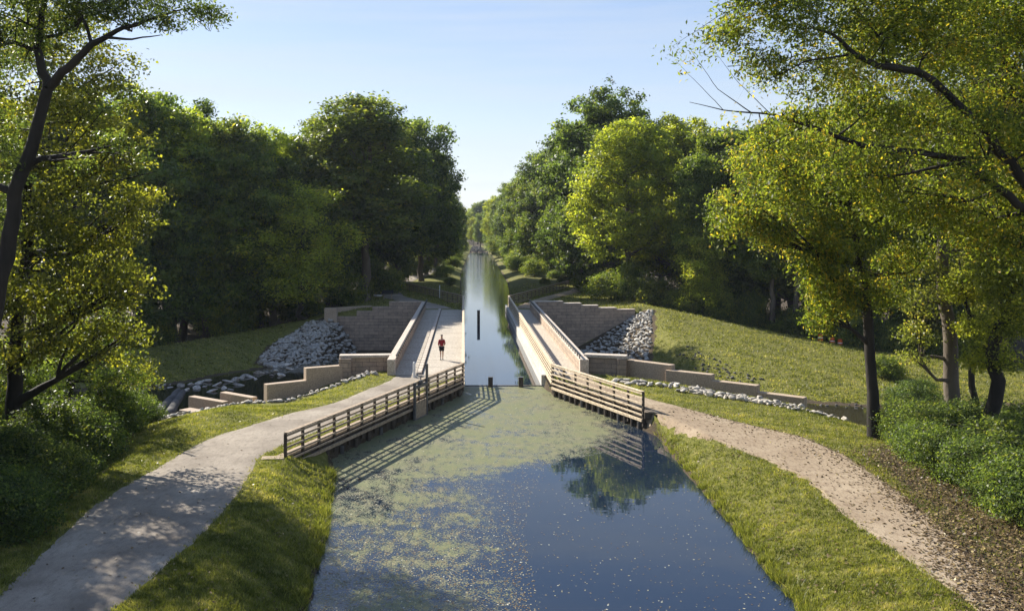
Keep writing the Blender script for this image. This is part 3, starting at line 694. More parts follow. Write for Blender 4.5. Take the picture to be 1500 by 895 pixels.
# timber dolphins in the water
def mooring(x, y, h, w_, label):
    t = empty('mooring_post', (x, y, 0)); tag(t, label, 'post', 'timber posts standing in the canal')
    mb = MB(); mb.box((0, 0, h / 2 - .5), (w_, w_, h + 1)); mb.build('post', M['wood_dark'], t, .02)
    mb = MB(); mb.box((0, 0, h + .012), (w_ + .03, w_ + .03, .025)); mb.build('steel_cap', M['metal'], t, .005)
mooring(*P(701, 476, 0)[:2], 1.55, .30, 'tall dark square post standing far out in the canal water')
mooring(*P(718.5, 566.5, 0)[:2], .62, .30, 'short square post at the weed edge, left of the two')
mooring(*P(763, 566.5, 0)[:2], .62, .30, 'short square post at the weed edge, near the right concrete wall')
mb = MB(); mb.beam((-.2, 57.95, -.02), (5.0, 57.95, -.02), .16, .10); o = mb.build('floating_boom', M['wood_dark']); tag(o, 'dark timber boom floating across the trough mouth at the weed edge', 'boom')
# wayside sign
t = empty('wayside_sign', (*P(568, 440, .95)[:2], .95)); tag(t, 'slanted wayside information panel on two wooden legs by the far path', 'sign')
for s in (-1, 1):
    mb = MB(); mb.box((s * .5, 0, .5), (.11, .11, 1.0)); mb.build('leg', M['wood'], t, .01)
mb = MB(); mb.box((0, -.02, 1.08), (1.45, .70, .07), ax=Matrix.Rotation(R(32), 3, 'X')); mb.build('panel', M['black'], t, .01)
# traffic drums
M['orange'] = simple('orange_plastic', (.62, .10, .015), (.70, .13, .02), 3, .5, .05); M['whitep'] = simple('reflective_white', (.7, .7, .7), (.8, .8, .8), 3, .4, .02)
for i, (px, lb) in enumerate(((1202, 'orange and white traffic drum behind the grass rise, leftmost of three'), (1219, 'orange and white traffic drum behind the grass rise, middle of three'), (1230.5, 'orange and white traffic drum behind the grass rise, rightmost of three'))):
    x, y, z = Q(px, 497, 92.5); g = float(terrain(x, y))
    t = empty('traffic_drum', (x, y, g)); t.scale = (1, 1, max(1.0, (z - g) / 1.0)); tag(t, lb, 'traffic drum', 'traffic drums beyond the grass rise')
    mb = MB(); mb.tube([(0, 0, 0), (0, 0, .08), (0, 0, .1), (0, 0, .98), (0, 0, 1.02)], [.36, .36, .28, .23, .1], 16); mb.build('barrel', M['orange'], t, smooth=False)
    for z0 in (.62, .30):
        mb = MB(); mb.tube([(0, 0, z0), (0, 0, z0 + .14)], [.282 - .05 * z0, .278 - .05 * z0 - .005], 16, cap=False); mb.build('white_band', M['whitep'], t)
# fallen logs at left
for i, (a, b, r, lb) in enumerate((((218, 612), (262, 574), .42, 'large grey fallen log lying in the creek, left one'), ((238, 612), (268, 574), .36, 'large grey fallen log lying in the creek, right one'))):
    p0 = P(a[0] + 8, a[1] - 2, -2.7); p1 = P(b[0], b[1], -2.5); mb = MB()
    pts_ = [Vector(p0).lerp(Vector(p1), k / 8) + Vector((random.uniform(-.05, .05), 0, random.uniform(-.05, .05))) for k in range(9)]
    mb.tube(pts_, [r * (1 - .04 * k) for k in range(9)], 12); o = mb.build('fallen_log', M['log'], smooth=True); tag(o, lb, 'log', 'fallen logs in the creek')

# ------------------------------------------------------------------ trees
def resample(A, n):
    A = np.array(A, float); s = np.r_[0, np.cumsum(np.linalg.norm(np.diff(A[:, :3], axis=0), axis=1))]; t = np.linspace(0, s[-1], n)
    return np.stack([np.interp(t, s, A[:, k]) for k in range(A.shape[1])], 1)
def tubes_np(lines, sides):
    """lines: list of (pts n,3 , radii n) -> V,F"""
    VV = []; FF = []; b = 0; an = np.linspace(0, 2 * math.pi, sides, endpoint=False); ca, sa = np.cos(an), np.sin(an)
    for pts, rad in lines:
        pts = np.asarray(pts); n = len(pts)
        T = np.gradient(pts, axis=0); T /= np.linalg.norm(T, axis=1)[:, None] + 1e-9
        ref = np.array([1, 0, 0]) if abs(T[0, 0]) < .8 else np.array([0, 1, 0])
        U = np.cross(T, ref); U /= np.linalg.norm(U, axis=1)[:, None] + 1e-9; W = np.cross(T, U)
        V_ = pts[:, None, :] + (U[:, None, :] * ca[None, :, None] + W[:, None, :] * sa[None, :, None]) * np.asarray(rad)[:, None, None]
        VV.append(V_.reshape(-1, 3)); I = np.arange(n * sides).reshape(n, sides) + b; J = np.roll(I, -1, 1)
        FF.append(np.stack([I[:-1], J[:-1], J[1:], I[1:]], -1).reshape(-1, 4)); b += n * sides
    return np.concatenate(VV), np.concatenate(FF)
def leaves_np(g, C, ctint, n, sig, size, cen, droop=0., asp=.55, flat=.6, tv=.2, up=.5):
    """n leaves per clump centre in C"""
    k = len(C); Pp = np.repeat(C, n, 0); tt = np.repeat(ctint, n)
    off = g.normal(size=(k * n, 3)) * sig * np.array([1, 1, flat]); off[:, 2] -= np.abs(g.normal(size=k * n)) * droop
    Pp = Pp + off
    nr = g.normal(size=(k * n, 3)) * .75 + np.array([0, 0, up]); o_ = Pp - cen; o_ /= np.linalg.norm(o_, axis=1)[:, None] + 1e-6; nr += o_ * .5
    nr /= np.linalg.norm(nr, axis=1)[:, None]
    a = g.normal(size=(k * n, 3)); a[:, 2] -= .6 + droop; a -= nr * np.sum(a * nr, 1)[:, None]; a /= np.linalg.norm(a, axis=1)[:, None] + 1e-9
    b = np.cross(nr, a); s = size * g.uniform(.65, 1.3, k * n)[:, None]
    v0 = Pp - a * s * .5; v2 = Pp + a * s * .5; m = Pp + nr * s * .10
    v1 = m + b * s * asp * .5; v3 = m - b * s * asp * .5
    V = np.stack([v0, v1, v2, v3], 1).reshape(-1, 3); F = np.arange(len(V)).reshape(-1, 4)
    tint = np.clip(tt + g.normal(size=k * n) * tv, 0, 1)
    return V, F, tint
def make_tree(name, seed, trunk, blobs, nclump, lpc, leaf, sig, lmat, bmat, limbs=(), droop=0., twig=.5, sides=9, asp=.55, shell=.55, tv=.17, extra=None, tintbias=0., wob=.12, flat=.6):
    """trunk: list of (x,y,z,r); blobs: (x,y,z,rx,ry,rz). Built round the origin given by trunk[0]."""
    g = np.random.default_rng(seed); org = np.array(trunk[0][:3], float)
    root = empty(name, tuple(org))
    lines = []; nodes = []
    def addline(A, n):
        A = resample(A, n); A[1:-1, :3] += g.normal(size=(n - 2, 3)) * wob * np.clip(A[1:-1, 3:4] * 4, .15, 1)
        lines.append((A[:, :3] - org, A[:, 3])); nodes.append(A); return A
    T = np.array(trunk, float); T2 = T.copy()
    base = T2[0].copy(); base[2] -= .5; base[3] *= 1.5; T2[0, 3] *= 1.25
    tr = addline(np.vstack([base, T2]), max(8, 4 * len(T)))
    for L in limbs: addline(L, max(6, 4 * len(L)))
    allN = np.concatenate(nodes)
    B = np.array(blobs, float)
    for b in B:
        c = b[:3]; cand = allN; dz = c[2] - cand[:, 2]; dh = np.hypot(cand[:, 0] - c[0], cand[:, 1] - c[1])
        cost = np.hypot(dh, dz) + np.abs(dz - .7 * dh) * .6 + (dz < 0) * 2 + (cand[:, 2] < base[2] + 2.0) * 6
        nd = cand[np.argmin(cost)]
        if cost.min() < .8: continue
        r0 = min(nd[3] * .62, .05 + .028 * np.linalg.norm(c - nd[:3])); mid = (nd[:3] + c) / 2 + np.array([0, 0, -.08 * np.linalg.norm(c - nd[:3])]) + g.normal(size=3) * .25
        addline([(*nd[:3], r0), (*mid, r0 * .6), (*c, max(.02, r0 * .25))], 8)
        for q in range(3):
            e = c + g.normal(size=3) * b[3:6] * .5; m_ = (mid + e) / 2 + g.normal(size=3) * .2
            addline([(*mid, r0 * .5), (*m_, r0 * .32), (*e, .015)], 6)
    vol = (B[:, 3] * B[:, 4] * B[:, 5]) ** (2 / 3); pr = vol / vol.sum()
    bi = g.choice(len(B), nclump, p=pr); dr = g.normal(size=(nclump, 3)); dr /= np.linalg.norm(dr, axis=1)[:, None]
    rad = shell + (1.02 - shell) * g.uniform(0, 1, nclump) ** .7 + np.where(g.uniform(size=nclump) < .14, g.uniform(0, .38, nclump), 0)
    C = B[bi, :3] + dr * B[bi, 3:6] * rad[:, None]
    if extra is not None: C = np.concatenate([C, np.array(extra, float)])
    allN = np.concatenate(nodes); sub = allN[::1]
    for c in C[g.uniform(size=len(C)) < twig]:
        d = np.linalg.norm(sub[:, :3] - c, axis=1); nd = sub[np.argmin(d)]; dd = d.min()
        if dd < .3: continue
        m_ = (nd[:3] + c) / 2 + g.normal(size=3) * .08 * dd + np.array([0, 0, .06 * dd]); r = min(nd[3] * .5, .012 + .012 * dd)
        A = np.array([(*nd[:3], r), (*m_, r * .7), (*c, r * .25)]); A = resample(A, 4); lines.append((A[:, :3] - org, A[:, 3]))
    big = [l for l in lines if l[1].max() > .09]; sm = [l for l in lines if l[1].max() <= .09]
    if not big: big, sm = sm[:1], sm[1:]
    V, F = tubes_np(big, sides)
    if sm:
        V2, F2 = tubes_np(sm, 4); F = np.concatenate([F, F2 + len(V)]); V = np.concatenate([V, V2])
    mesh_np('trunk', V, F, bmat, root, smooth=True)
    cen = B[:, :3].mean(0)
    ct = g.beta(.7, .8, len(C)) * .9 + tintbias + .12 * np.clip((C[:, 2] - C[:, 2].mean()) / (C[:, 2].std() + .01), -1.5, 1.5) * 0
    V, F, tt = leaves_np(g, C - org, ct, lpc, sig, leaf, cen - org, droop, asp, flat, tv)
    mesh_np('crown', V, F, lmat, root, attrs={'tint': ('FACE', tt)})
    return root
def copy_tree(root, loc, rz, sc, label=None, group=None, cat=None, name=None):
    r = root.copy(); COL.objects.link(r); r.location = loc; r.rotation_euler = (0, 0, rz); r.scale = sc if hasattr(sc, '__len__') else (sc, sc, sc)
    for ch in root.children:
        c = ch.copy(); COL.objects.link(c); c.parent = r
    if label: r['label'] = label
    if group: r['group'] = group
    if cat: r['category'] = cat
    if name: r.name = name
    return r
def proto_blobs(g, h, r, n, low=.35, top=1.0, lob=.42):
    out_ = []
    for k in range(n):
        t = ((k + g.uniform(.1, .9)) / n); z = h * (low + (top - low) * t * .92)
        env = (.80 + .45 * t) if t < .45 else math.sqrt(max(.03, 1 - ((t - .45) / .58) ** 2))
        a = k * 2.4 + g.uniform(-.6, .6); q = r * env * g.uniform(.38, .78)
        rr = r * lob * g.uniform(.55, 1.15) * (1.1 - .3 * t)
        out_.append((q * math.cos(a), q * math.sin(a), z, rr * g.uniform(.9, 1.3), rr * g.uniform(.9, 1.3), rr * g.uniform(.6, .95)))
    out_.append((0, 0, h * (low + .5 * (top - low)), r * .5, r * .5, h * (top - low) * .38))
    return out_
gg = np.random.default_rng(5)
GONE = []
def proto(name, seed, h, r, nb, nc, lpc, leaf, sig, lm, bm_, low=.3, lob=.42, **kw):
    g = np.random.default_rng(seed); lean = g.uniform(-.04, .04, 2) * h
    tr = [(0, 0, 0, .028 * h * .55), (lean[0] * .3, lean[1] * .3, h * .25, .020 * h * .55), (lean[0] * .6, lean[1] * .6, h * .5, .015 * h * .55), (lean[0], lean[1], h * .72, .009 * h * .55), (lean[0], lean[1], h * .82, .03)]
    t = make_tree(name, seed, tr, proto_blobs(g, h, r, nb, low, 1.0, lob), nc, lpc, leaf, sig, lm, bm_, **kw)
    GONE.append(t); return t
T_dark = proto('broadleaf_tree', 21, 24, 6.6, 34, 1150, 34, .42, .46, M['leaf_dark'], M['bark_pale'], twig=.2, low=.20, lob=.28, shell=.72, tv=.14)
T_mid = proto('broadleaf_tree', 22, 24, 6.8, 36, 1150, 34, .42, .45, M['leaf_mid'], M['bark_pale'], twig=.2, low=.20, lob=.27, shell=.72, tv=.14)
T_oval = proto('broadleaf_tree', 23, 26, 5.4, 32, 1000, 34, .40, .46, M['leaf_mid'], M['bark_pale'], twig=.2, low=.36, lob=.33, shell=.7, tv=.14)
T_yel = proto('broadleaf_tree', 24, 23, 6.8, 40, 1300, 34, .36, .36, M['leaf_yel'], M['bark_pale'], twig=.15, low=.28, lob=.27, shell=.75, tv=.13)
T_syc = proto('sycamore_tree', 25, 30, 9.8, 52, 1700, 32, .48, .46, M['leaf_dark'], M['bark_pale'], twig=.2, low=.12, lob=.23, shell=.6, tv=.14)
T_small = proto('young_tree', 26, 11, 3.4, 14, 520, 44, .20, .36, M['leaf_yel'], M['bark'], twig=.2, low=.2)
T_con = proto('cedar_tree', 27, 24, 2.9, 22, 700, 36, .30, .34, M['leaf_dark'], M['bark'], twig=.1, low=.2, lob=.45)
def proto_bush(name, seed, r, h, nc, lpc, leaf, sig, lm, **kw):
    g = np.random.default_rng(seed)
    bl = [(r * .5 * math.cos(a) * g.uniform(.6, 1.2), r * .5 * math.sin(a) * g.uniform(.6, 1.2), h * g.uniform(.35, .62), r * .5, r * .5, h * .38) for a in np.linspace(0, 5.2, 6)] + [(0, 0, h * .65, r * .5, r * .5, h * .35)]
    t = make_tree(name, seed, [(0, 0, 0, .07), (.05, .03, h * .25, .05), (.1, 0, h * .5, .03)], bl, nc, lpc, leaf, sig, lm, M['bark'], twig=.4, shell=.45, **kw); GONE.append(t); return t
B_far = proto_bush('shrub', 31, 3.0, 3.4, 330, 34, .22, .32, M['leaf_mid'])
B_near = proto_bush('shrub', 32, 2.1, 2.3, 800, 34, .105, .17, M['leaf_dark'])
B_dark = proto_bush('shrub', 33, 2.4, 3.0, 700, 34, .12, .2, M['leaf_dark'])

def put(protot, px, ytop, d, label, group=None, dz=0., wmul=1.0, rz=None, h0=None, x=None):
    """stand a copy at distance d with its trunk at photo column px and its top at photo row ytop"""
    X_ = (px - VX) * d / FOC if x is None else x; zt = CAMH - (ytop - VY) * d / FOC; g0 = float(terrain(X_, d))
    s = (zt - g0) / h0
    return copy_tree(protot, (X_, d, g0 - .1), random.uniform(0, 6.28) if rz is None else rz, (s * wmul, s * wmul, s), label, group, 'shrub' if 'shrub' in protot.name else 'tree')
HD = {T_dark: 25, T_mid: 25, T_oval: 27, T_yel: 24, T_syc: 30.5, T_small: 11.6, T_con: 25, B_far: 3.4, B_near: 2.3, B_dark: 3.0}
for k_ in list(HD):
    if 'shrub' not in k_.name: HD[k_] *= .94
def tp(pt, px, yt, d, lb, grp=None, **kw): return put(pt, px, yt, d, lb, grp, h0=HD[pt], **kw)
FL = 'trees of the left woods'; FR = 'trees of the right woods'
# left woods, front row (each can be told apart)
tp(T_con, 243, 138, 112, 'narrow dark evergreen tree on the left skyline, left of two', FL)
tp(T_con, 290, 136, 116, 'narrow dark evergreen tree on the left skyline, right of two', FL)
tp(T_yel, 268, 160, 104, 'yellow-tinged tree topping the left woods below the dark evergreens', FL)
tp(T_mid, 205, 120, 100, 'tall mid green tree at the left end of the far woods', FL)
tp(T_mid, 335, 168, 107, 'round mid green tree right of the yellow-tinged tree in left woods', FL)
tp(T_yel, 382, 182, 112, 'yellow-green topped tree left of the dip in the left skyline', FL)
tp(T_oval, 432, 196, 116, 'lower oval tree at the dip of the left skyline', FL)
tp(T_small, 440, 262, 104, 'small bright green young tree in front of the dark left woods', FL, wmul=1.25)
tp(T_oval, 533, 140, 116, 'tallest green tree by the wayside sign with bare straight lower trunk', FL, wmul=1.55)
tp(T_mid, 485, 165, 124, 'broad tree just left behind the tallest tree by the sign', FL)
tp(T_dark, 583, 165, 138, 'dark tree just right behind the tallest tree by the sign', FL)
tp(T_dark, 617, 168, 158, 'dark pointed tree forming the right shoulder of the left woods', FL)
tp(T_mid, 626, 212, 178, 'tree below the right shoulder of the left woods beside the canal', FL)
tp(T_dark, 638, 250, 205, 'dark tree leaning to the canal at the far left bank', FL)
tp(T_mid, 652, 275, 250, 'far left bank tree next to the gap of sky', FL)
tp(T_dark, 664, 291, 310, 'farthest left bank tree touching the gap of sky', FL)
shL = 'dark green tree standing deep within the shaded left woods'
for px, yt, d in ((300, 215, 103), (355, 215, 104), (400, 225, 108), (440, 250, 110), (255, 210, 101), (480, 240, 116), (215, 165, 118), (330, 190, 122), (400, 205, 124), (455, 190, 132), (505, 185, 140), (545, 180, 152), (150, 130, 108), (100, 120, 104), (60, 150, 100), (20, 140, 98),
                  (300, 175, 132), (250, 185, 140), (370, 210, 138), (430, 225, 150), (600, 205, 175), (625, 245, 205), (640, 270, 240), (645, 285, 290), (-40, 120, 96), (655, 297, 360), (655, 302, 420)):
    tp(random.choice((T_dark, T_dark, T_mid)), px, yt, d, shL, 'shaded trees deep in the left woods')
for px, d in ((225, 97), (340, 101), (450, 108), (500, 112), (560, 126), (585, 150), (610, 175), (630, 210), (180, 96), (130, 95), (640, 250), (318, 110), (370, 112), (425, 116)):
    x_ = (px - VX) * d / FOC; copy_tree(B_far, (x_, d, float(terrain(x_, d)) - .2), random.uniform(0, 6), (random.uniform(.7, 1.3),) * 2 + (random.uniform(.8, 1.5),), 'leafy understorey shrub under the left woods', 'shrubs under the left woods', 'shrub')
# right woods
tp(T_syc, 885, 128, 132, 'huge dark green sycamore, tallest crown right of the canal', FR, wmul=1.0)
tp(T_yel, 918, 176, 114, 'large yellow-green rounded tree in front of the tall sycamore', FR, wmul=1.12, rz=1.0)
tp(T_syc, 835, 190, 158, 'dark leafy tree left of the tall sycamore near the canal', FR, wmul=.8)
tp(T_mid, 802, 232, 185, 'green tree leaning over the right bank of the canal', FR)
tp(T_mid, 776, 252, 225, 'smaller green tree farther along the right bank', FR)
tp(T_oval, 746, 266, 285, 'narrow green tree beside the gap of sky on the right bank', FR)
tp(T_yel, 724, 288, 380, 'farthest yellow-green tree on the right bank', FR, wmul=.9)
tp(T_yel, 1000, 172, 122, 'yellow-green tree just right of the large rounded tree', FR)
tp(T_dark, 968, 168, 132, 'dark tree between the sycamore and the right-hand yellow-green tree', FR)
tp(T_mid, 1050, 185, 112, 'mid green tree behind the hanging branches on the right', FR)
tp(T_dark, 1105, 178, 108, 'dark tree above the top of the grass rise', FR)
tp(T_mid, 1160, 160, 106, 'mid green tree behind the grass rise, centre right', FR)
tp(T_small, 1030, 330, 103, 'small leafy tree at the forest edge above the grass rise', FR)
for px, yt, d, lb in ((1130, 200, 100, 'pale straight trunked tree above the middle of the grass rise'), (1168, 190, 98, 'second pale trunked tree above the grass rise, right of the other'), (1022, 225, 106, 'pale trunked tree at the forest edge left of the grass rise')):
    tp(T_oval, px, yt, d, lb, FR, wmul=.9)
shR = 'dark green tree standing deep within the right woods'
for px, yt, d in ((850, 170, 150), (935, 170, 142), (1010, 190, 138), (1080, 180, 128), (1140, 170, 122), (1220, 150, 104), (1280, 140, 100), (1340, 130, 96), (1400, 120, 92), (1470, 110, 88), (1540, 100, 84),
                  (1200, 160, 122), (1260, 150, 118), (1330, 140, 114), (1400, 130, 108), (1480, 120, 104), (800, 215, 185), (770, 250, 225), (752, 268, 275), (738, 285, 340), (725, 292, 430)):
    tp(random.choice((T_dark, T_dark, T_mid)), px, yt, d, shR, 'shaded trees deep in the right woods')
for px, d in ((895, 116), (925, 112), (960, 108), (1000, 105), (1050, 103), (1100, 101), (1150, 99), (1180, 98), (1260, 94), (1310, 92), (1360, 90), (1410, 86), (870, 130), (850, 150), (1030, 112), (1090, 110), (1150, 108), (1250, 102), (1340, 98), (1440, 92)):
    x_ = (px - VX) * d / FOC; copy_tree(B_far, (x_, d, float(terrain(x_, d)) - .2), random.uniform(0, 6), (random.uniform(.7, 1.3),) * 2 + (random.uniform(.8, 1.6),), 'leafy understorey shrub under the right woods', 'shrubs under the right woods', 'shrub')
for px, d, s in ((790, 190, 1.3), (765, 205, 1.5), (752, 235, 1.5), (740, 270, 1.6), (772, 172, 1.0), (800, 165, .5), (812, 150, .45), (785, 150, .35), (775, 200, 1.3), (760, 220, 1.4), (745, 250, 1.4), (733, 300, 1.7), (727, 330, 1.8), (738, 285, 1.3), (722, 355, 1.8), (750, 205, 1.1), (756, 192, 1.0), (745, 228, 1.1)):
    x_ = (px - VX) * d / FOC + 1.5; copy_tree(B_far, (x_, d, float(terrain(x_, d)) - .2), random.uniform(0, 6), s, 'shrub overhanging the right bank of the far canal', 'shrubs on the right canal bank', 'shrub')
for px, d, s_ in ((672, 150, .45), (660, 172, .7), (668, 190, .5), (671, 215, .9), (664, 240, 1.1), (676, 262, .8), (670, 290, 1.4), (678, 330, 1.5)):
    x_ = (px - VX) * d / FOC - 1.6; copy_tree(B_far, (x_, d, float(terrain(x_, d)) - .2), random.uniform(0, 6), s_, 'shrub growing on the striped grass of the left far canal bank', 'shrubs on the left canal bank', 'shrub')
# far end
for px, yt, d in ((690, 305, 620), (700, 296, 560), (712, 292, 600), (675, 306, 640), (704, 312, 470), (720, 300, 520), (660, 300, 600), (732, 296, 620), (694, 318, 520), (683, 320, 560)):
    tp(random.choice((T_mid, T_yel, T_dark)), px, yt, d, 'distant tree closing the far end of the canal', 'distant trees beyond the canal')

# near left dark-limbed tree
def QL(l, d0=None): return [(*Q(a, b, d), r) for a, b, d, r in l]
base = Q(-75, 800, 26); base = (base[0], base[1], float(terrain(base[0], base[1])))
trA = [(*base, .34)] + QL([(-45, 600, 26, .28), (2, 420, 26, .24), (22, 290, 26, .205), (50, 200, 26, .18), (70, 130, 26, .16)])
lmA = [QL([(70, 130, 26, .15), (55, 80, 26.3, .12), (60, 30, 26.6, .09), (72, -40, 27, .06), (60, -110, 27, .03)]),
       QL([(72, 128, 26, .15), (100, 100, 25.8, .12), (132, 68, 25.6, .10), (165, 48, 25.5, .07), (215, 30, 25.4, .045), (270, 14, 25.3, .02)]),
       QL([(36, 245, 26, .12), (60, 233, 26.2, .09), (110, 226, 26.5, .06), (170, 212, 27, .02)]),
       QL([(52, 75, 26.3, .07), (20, 62, 26, .05), (-30, 75, 25.5, .03)]),
       QL([(62, 55, 26.4, .06), (90, 50, 26.6, .04), (115, 35, 27, .02)]),
       QL([(150, 55, 25.5, .05), (190, 58, 25, .03), (235, 52, 24.6, .012)])]
def blob(px, py, d, rx, ry=None, rz_=None):
    x, y, z = Q(px, py, d); return (x, y, z, rx, ry or rx, rz_ or rx * .7)
blA = [blob(10, 20, 26, 1.6), blob(90, -10, 27, 1.4), blob(160, 10, 26, 1.2, 1.2, .5), blob(215, 22, 25.5, 1.0, 1.0, .38), blob(275, 16, 25.3, .9, .9, .35), blob(310, 12, 25.2, .35, .4, .22), blob(190, -40, 26, 1.6),
       blob(40, -70, 27, 2.2), blob(-60, 60, 26, 2.2), blob(-70, 200, 27, 2.4), blob(130, 5, 26.5, .9, 1, .4), blob(110, 40, 26, .5, .6, .3), blob(-80, 330, 27, 2), blob(165, 205, 26.6, .5, .5, .3), blob(120, 232, 26.4, .4, .5, .25), blob(195, 225, 26.8, .35, .4, .25)]
t = make_tree('walnut_tree', 41, trA, blA, 950, 46, .115, .17, M['leaf_dark'], M['bark'], limbs=lmA, droop=.10, twig=.8, wob=.05, asp=.45)
tag(t, 'tall dark forked tree in the left foreground reaching over the sky', 'tree')
# bright tree behind
def grounded(px, d): x = (px - VX) * d / FOC; return (x, d, float(terrain(x, d)))
b0 = grounded(20, 38)
trB = [(*b0, .32)] + QL([(22, 500, 38, .28), (35, 380, 38, .22), (40, 250, 38, .16), (60, 120, 38, .06)])
blB = [blob(40, 120, 38, 2.8), blob(130, 140, 37, 2.0), blob(165, 100, 38, 1.4), blob(100, 200, 37, 2.6), blob(170, 215, 37, 1.5), blob(20, 260, 37, 2.8), blob(120, 300, 36.5, 2.4), blob(190, 320, 37, 1.15), blob(205, 290, 37, .8), blob(60, 380, 36.5, 2.8),
       blob(150, 390, 36.5, 1.8), blob(185, 420, 37, 1.3), blob(-60, 200, 38, 3), blob(-60, 400, 38, 3), blob(30, 480, 36.5, 2.4), blob(110, 470, 36.5, 2.1), blob(170, 500, 37, 1.5), blob(90, 50, 39, 2.2), blob(30, 40, 39, 2.4)]
t = make_tree('maple_tree', 42, trB, blB, 1500, 34, .155, .26, M['leaf_bright'], M['bark'], droop=.05, twig=.35, wob=.08, asp=.7)
tag(t, 'bright sunlit green tree filling the left edge behind the dark forked tree', 'tree')
b0 = grounded(100, 44)
trB2 = [(*b0, .2)] + QL([(105, 560, 44, .18), (118, 480, 44, .12), (125, 400, 44, .05)])
blB2 = [blob(60, 520, 43, 2.2), blob(150, 530, 43, 1.6), blob(120, 470, 44, 2), blob(40, 600, 41, 2), blob(180, 560, 43, 1.1), blob(-20, 540, 41, 2.3), blob(110, 590, 42, 1.6)]
t = make_tree('young_tree', 43, trB2, blB2, 620, 38, .13, .24, M['leaf_mid'], M['bark'], twig=.4)
tag(t, 'low young tree at the left edge above the shaded lawn', 'tree')
t = make_tree('sapling', 44, [(*grounded(175, 46), .05)] + QL([(180, 590, 46, .045), (192, 545, 46, .03), (200, 520, 46, .012)]), [blob(205, 540, 46, .9, .9, .5), blob(180, 560, 46, .7), blob(220, 560, 46, .7, .7, .35)], 70, 26, .12, .2, M['leaf_bright'], M['bark_pale'], twig=.9)
tag(t, 'thin pale-stemmed sapling above the creek bank at left', 'sapling')
# extra off-frame shade trees for the left path
for i, (x, y, s) in enumerate(((-23.5, 36, .60), (-19, 28, .5), (-36, 56, .62), (-42, 64, .68))):
    copy_tree([T_mid, T_dark, T_mid, T_dark][i], (x, y, float(terrain(x, y)) - .2), i * 1.3, s, ['leafy tree left of the foreground path, nearest the camera', 'second leafy tree behind the left foreground path', 'third leafy tree behind the left foreground path', 'leafy tree by the creek left of the fallen logs'][i], 'trees left of the gravel path', 'tree')
k = 0
for px, py, d, s, pt in ((-20, 640, 32, 1.1, B_dark), (60, 600, 36, 1.1, B_dark), (40, 680, 31, .95, B_dark), (110, 620, 38, 1.0, B_dark), (-10, 740, 27, .85, B_dark), (160, 590, 43, .9, B_dark), (15, 560, 40, 1.2, B_dark), (85, 650, 34, .8, B_near), (200, 585, 48, .7, B_dark), (-40, 690, 27, 1.0, B_dark)):
    x, y, _ = Q(px, py, d); copy_tree(pt, (x, y, float(terrain(x, y)) - .15), k * 1.1, s, 'dark leafy shrub at the foot of the left trees', 'shrubs at the foot of the left trees', 'shrub'); k += 1
# near right tree with limbs over the view
base = (20.5, 27.5, float(terrain(20.5, 27.5)))
trD = [(*base, .42)] + QL([(1640, 560, 27.5, .36), (1600, 430, 27.5, .33), (1560, 360, 27.5, .30)])
lmD = [QL([(1560, 360, 27.5, .20), (1500, 262, 27.3, .165), (1440, 190, 27, .14), (1385, 135, 27, .11)]) + QL([(1350, 107, 27, .115), (1290, 98, 26.8, .10), (1250, 80, 26.6, .08), (1222, 50, 26.4, .05), (1190, 42, 26.2, .02)]),
       QL([(1560, 360, 27.5, .16), (1480, 290, 27, .12), (1400, 232, 27, .10), (1335, 222, 27, .09), (1260, 213, 27, .075), (1200, 190, 27.6, .06), (1130, 168, 28.5, .035), (1060, 162, 28.6, .018), (1010, 150, 28.6, .008)]),
       QL([(1345, 105, 27, .06), (1295, 92, 27.3, .055), (1292, 60, 27.5, .04), (1255, 15, 27.8, .03), (1235, -30, 28, .015)]),
       QL([(1560, 360, 27.5, .25), (1510, 200, 29, .2), (1470, 90, 30, .16), (1450, -20, 31, .1), (1440, -140, 31, .05)]),
       QL([(1180, 185, 28.5, .03), (1120, 215, 28, .018), (1090, 250, 27.8, .006)]), QL([(1100, 165, 28.6, .02), (1050, 130, 28.4, .01), (1010, 70, 28.2, .004)]), QL([(1060, 162, 28.6, .012), (1020, 120, 28.7, .007), (990, 90, 28.8, .003)]),
       QL([(1130, 168, 28.5, .014), (1080, 120, 28.3, .008), (1050, 80, 28.2, .004)]),
       QL([(1250, 80, 26.6, .04), (1180, 90, 26.3, .025), (1120, 120, 26, .01)]), QL([(1240, 0, 28, .03), (1150, -5, 27.5, .02), (1060, 20, 27.2, .01), (990, 65, 27, .004)])]
blD = [blob(1180, 20, 27, 1.3, 1.4, .8), blob(1100, 10, 27.3, 1.3, 1.2, .7), blob(1060, 45, 27.2, .7, .8, .35), blob(1120, 90, 27, .9, 1, .6), blob(1200, 100, 27, 1.2, 1.2, .8), blob(1280, 40, 27.5, 1.6, 1.5, 1.0), blob(1290, 150, 27.5, 1.5, 1.5, .8),
       blob(1180, 170, 28.5, 1.0, 1, .5), blob(1110, 200, 28.3, .7, .8, .5), blob(1240, 240, 28.5, 1.4, 1.4, .8), blob(1150, 260, 28.2, .9, 1, .6), blob(1320, 280, 28.3, 1.5, 1.5, .8), blob(1380, 60, 28, 1.8), blob(1400, 190, 28, 1.8), blob(1460, 20, 30, 2.2),
       blob(1480, 150, 29, 1.9), blob(1420, 300, 28.5, 1.7), blob(1500, 330, 28, 1.8), blob(1340, -40, 28, 2.4), blob(1200, -60, 28, 2.0), blob(1090, 280, 28, .5, .5, .7), blob(1065, 320, 28, .4, .4, .5), blob(1560, 200, 28, 2.4), blob(1550, 20, 29, 2.6), blob(1110, -40, 27.5, 1.3), blob(1300, 225, 25.8, .8, .5, .5), blob(1420, 250, 25.8, .9, .5, .6), blob(1460, 170, 25.6, .7, .5, .5), blob(1180, 200, 26.6, .7, .5, .4)]
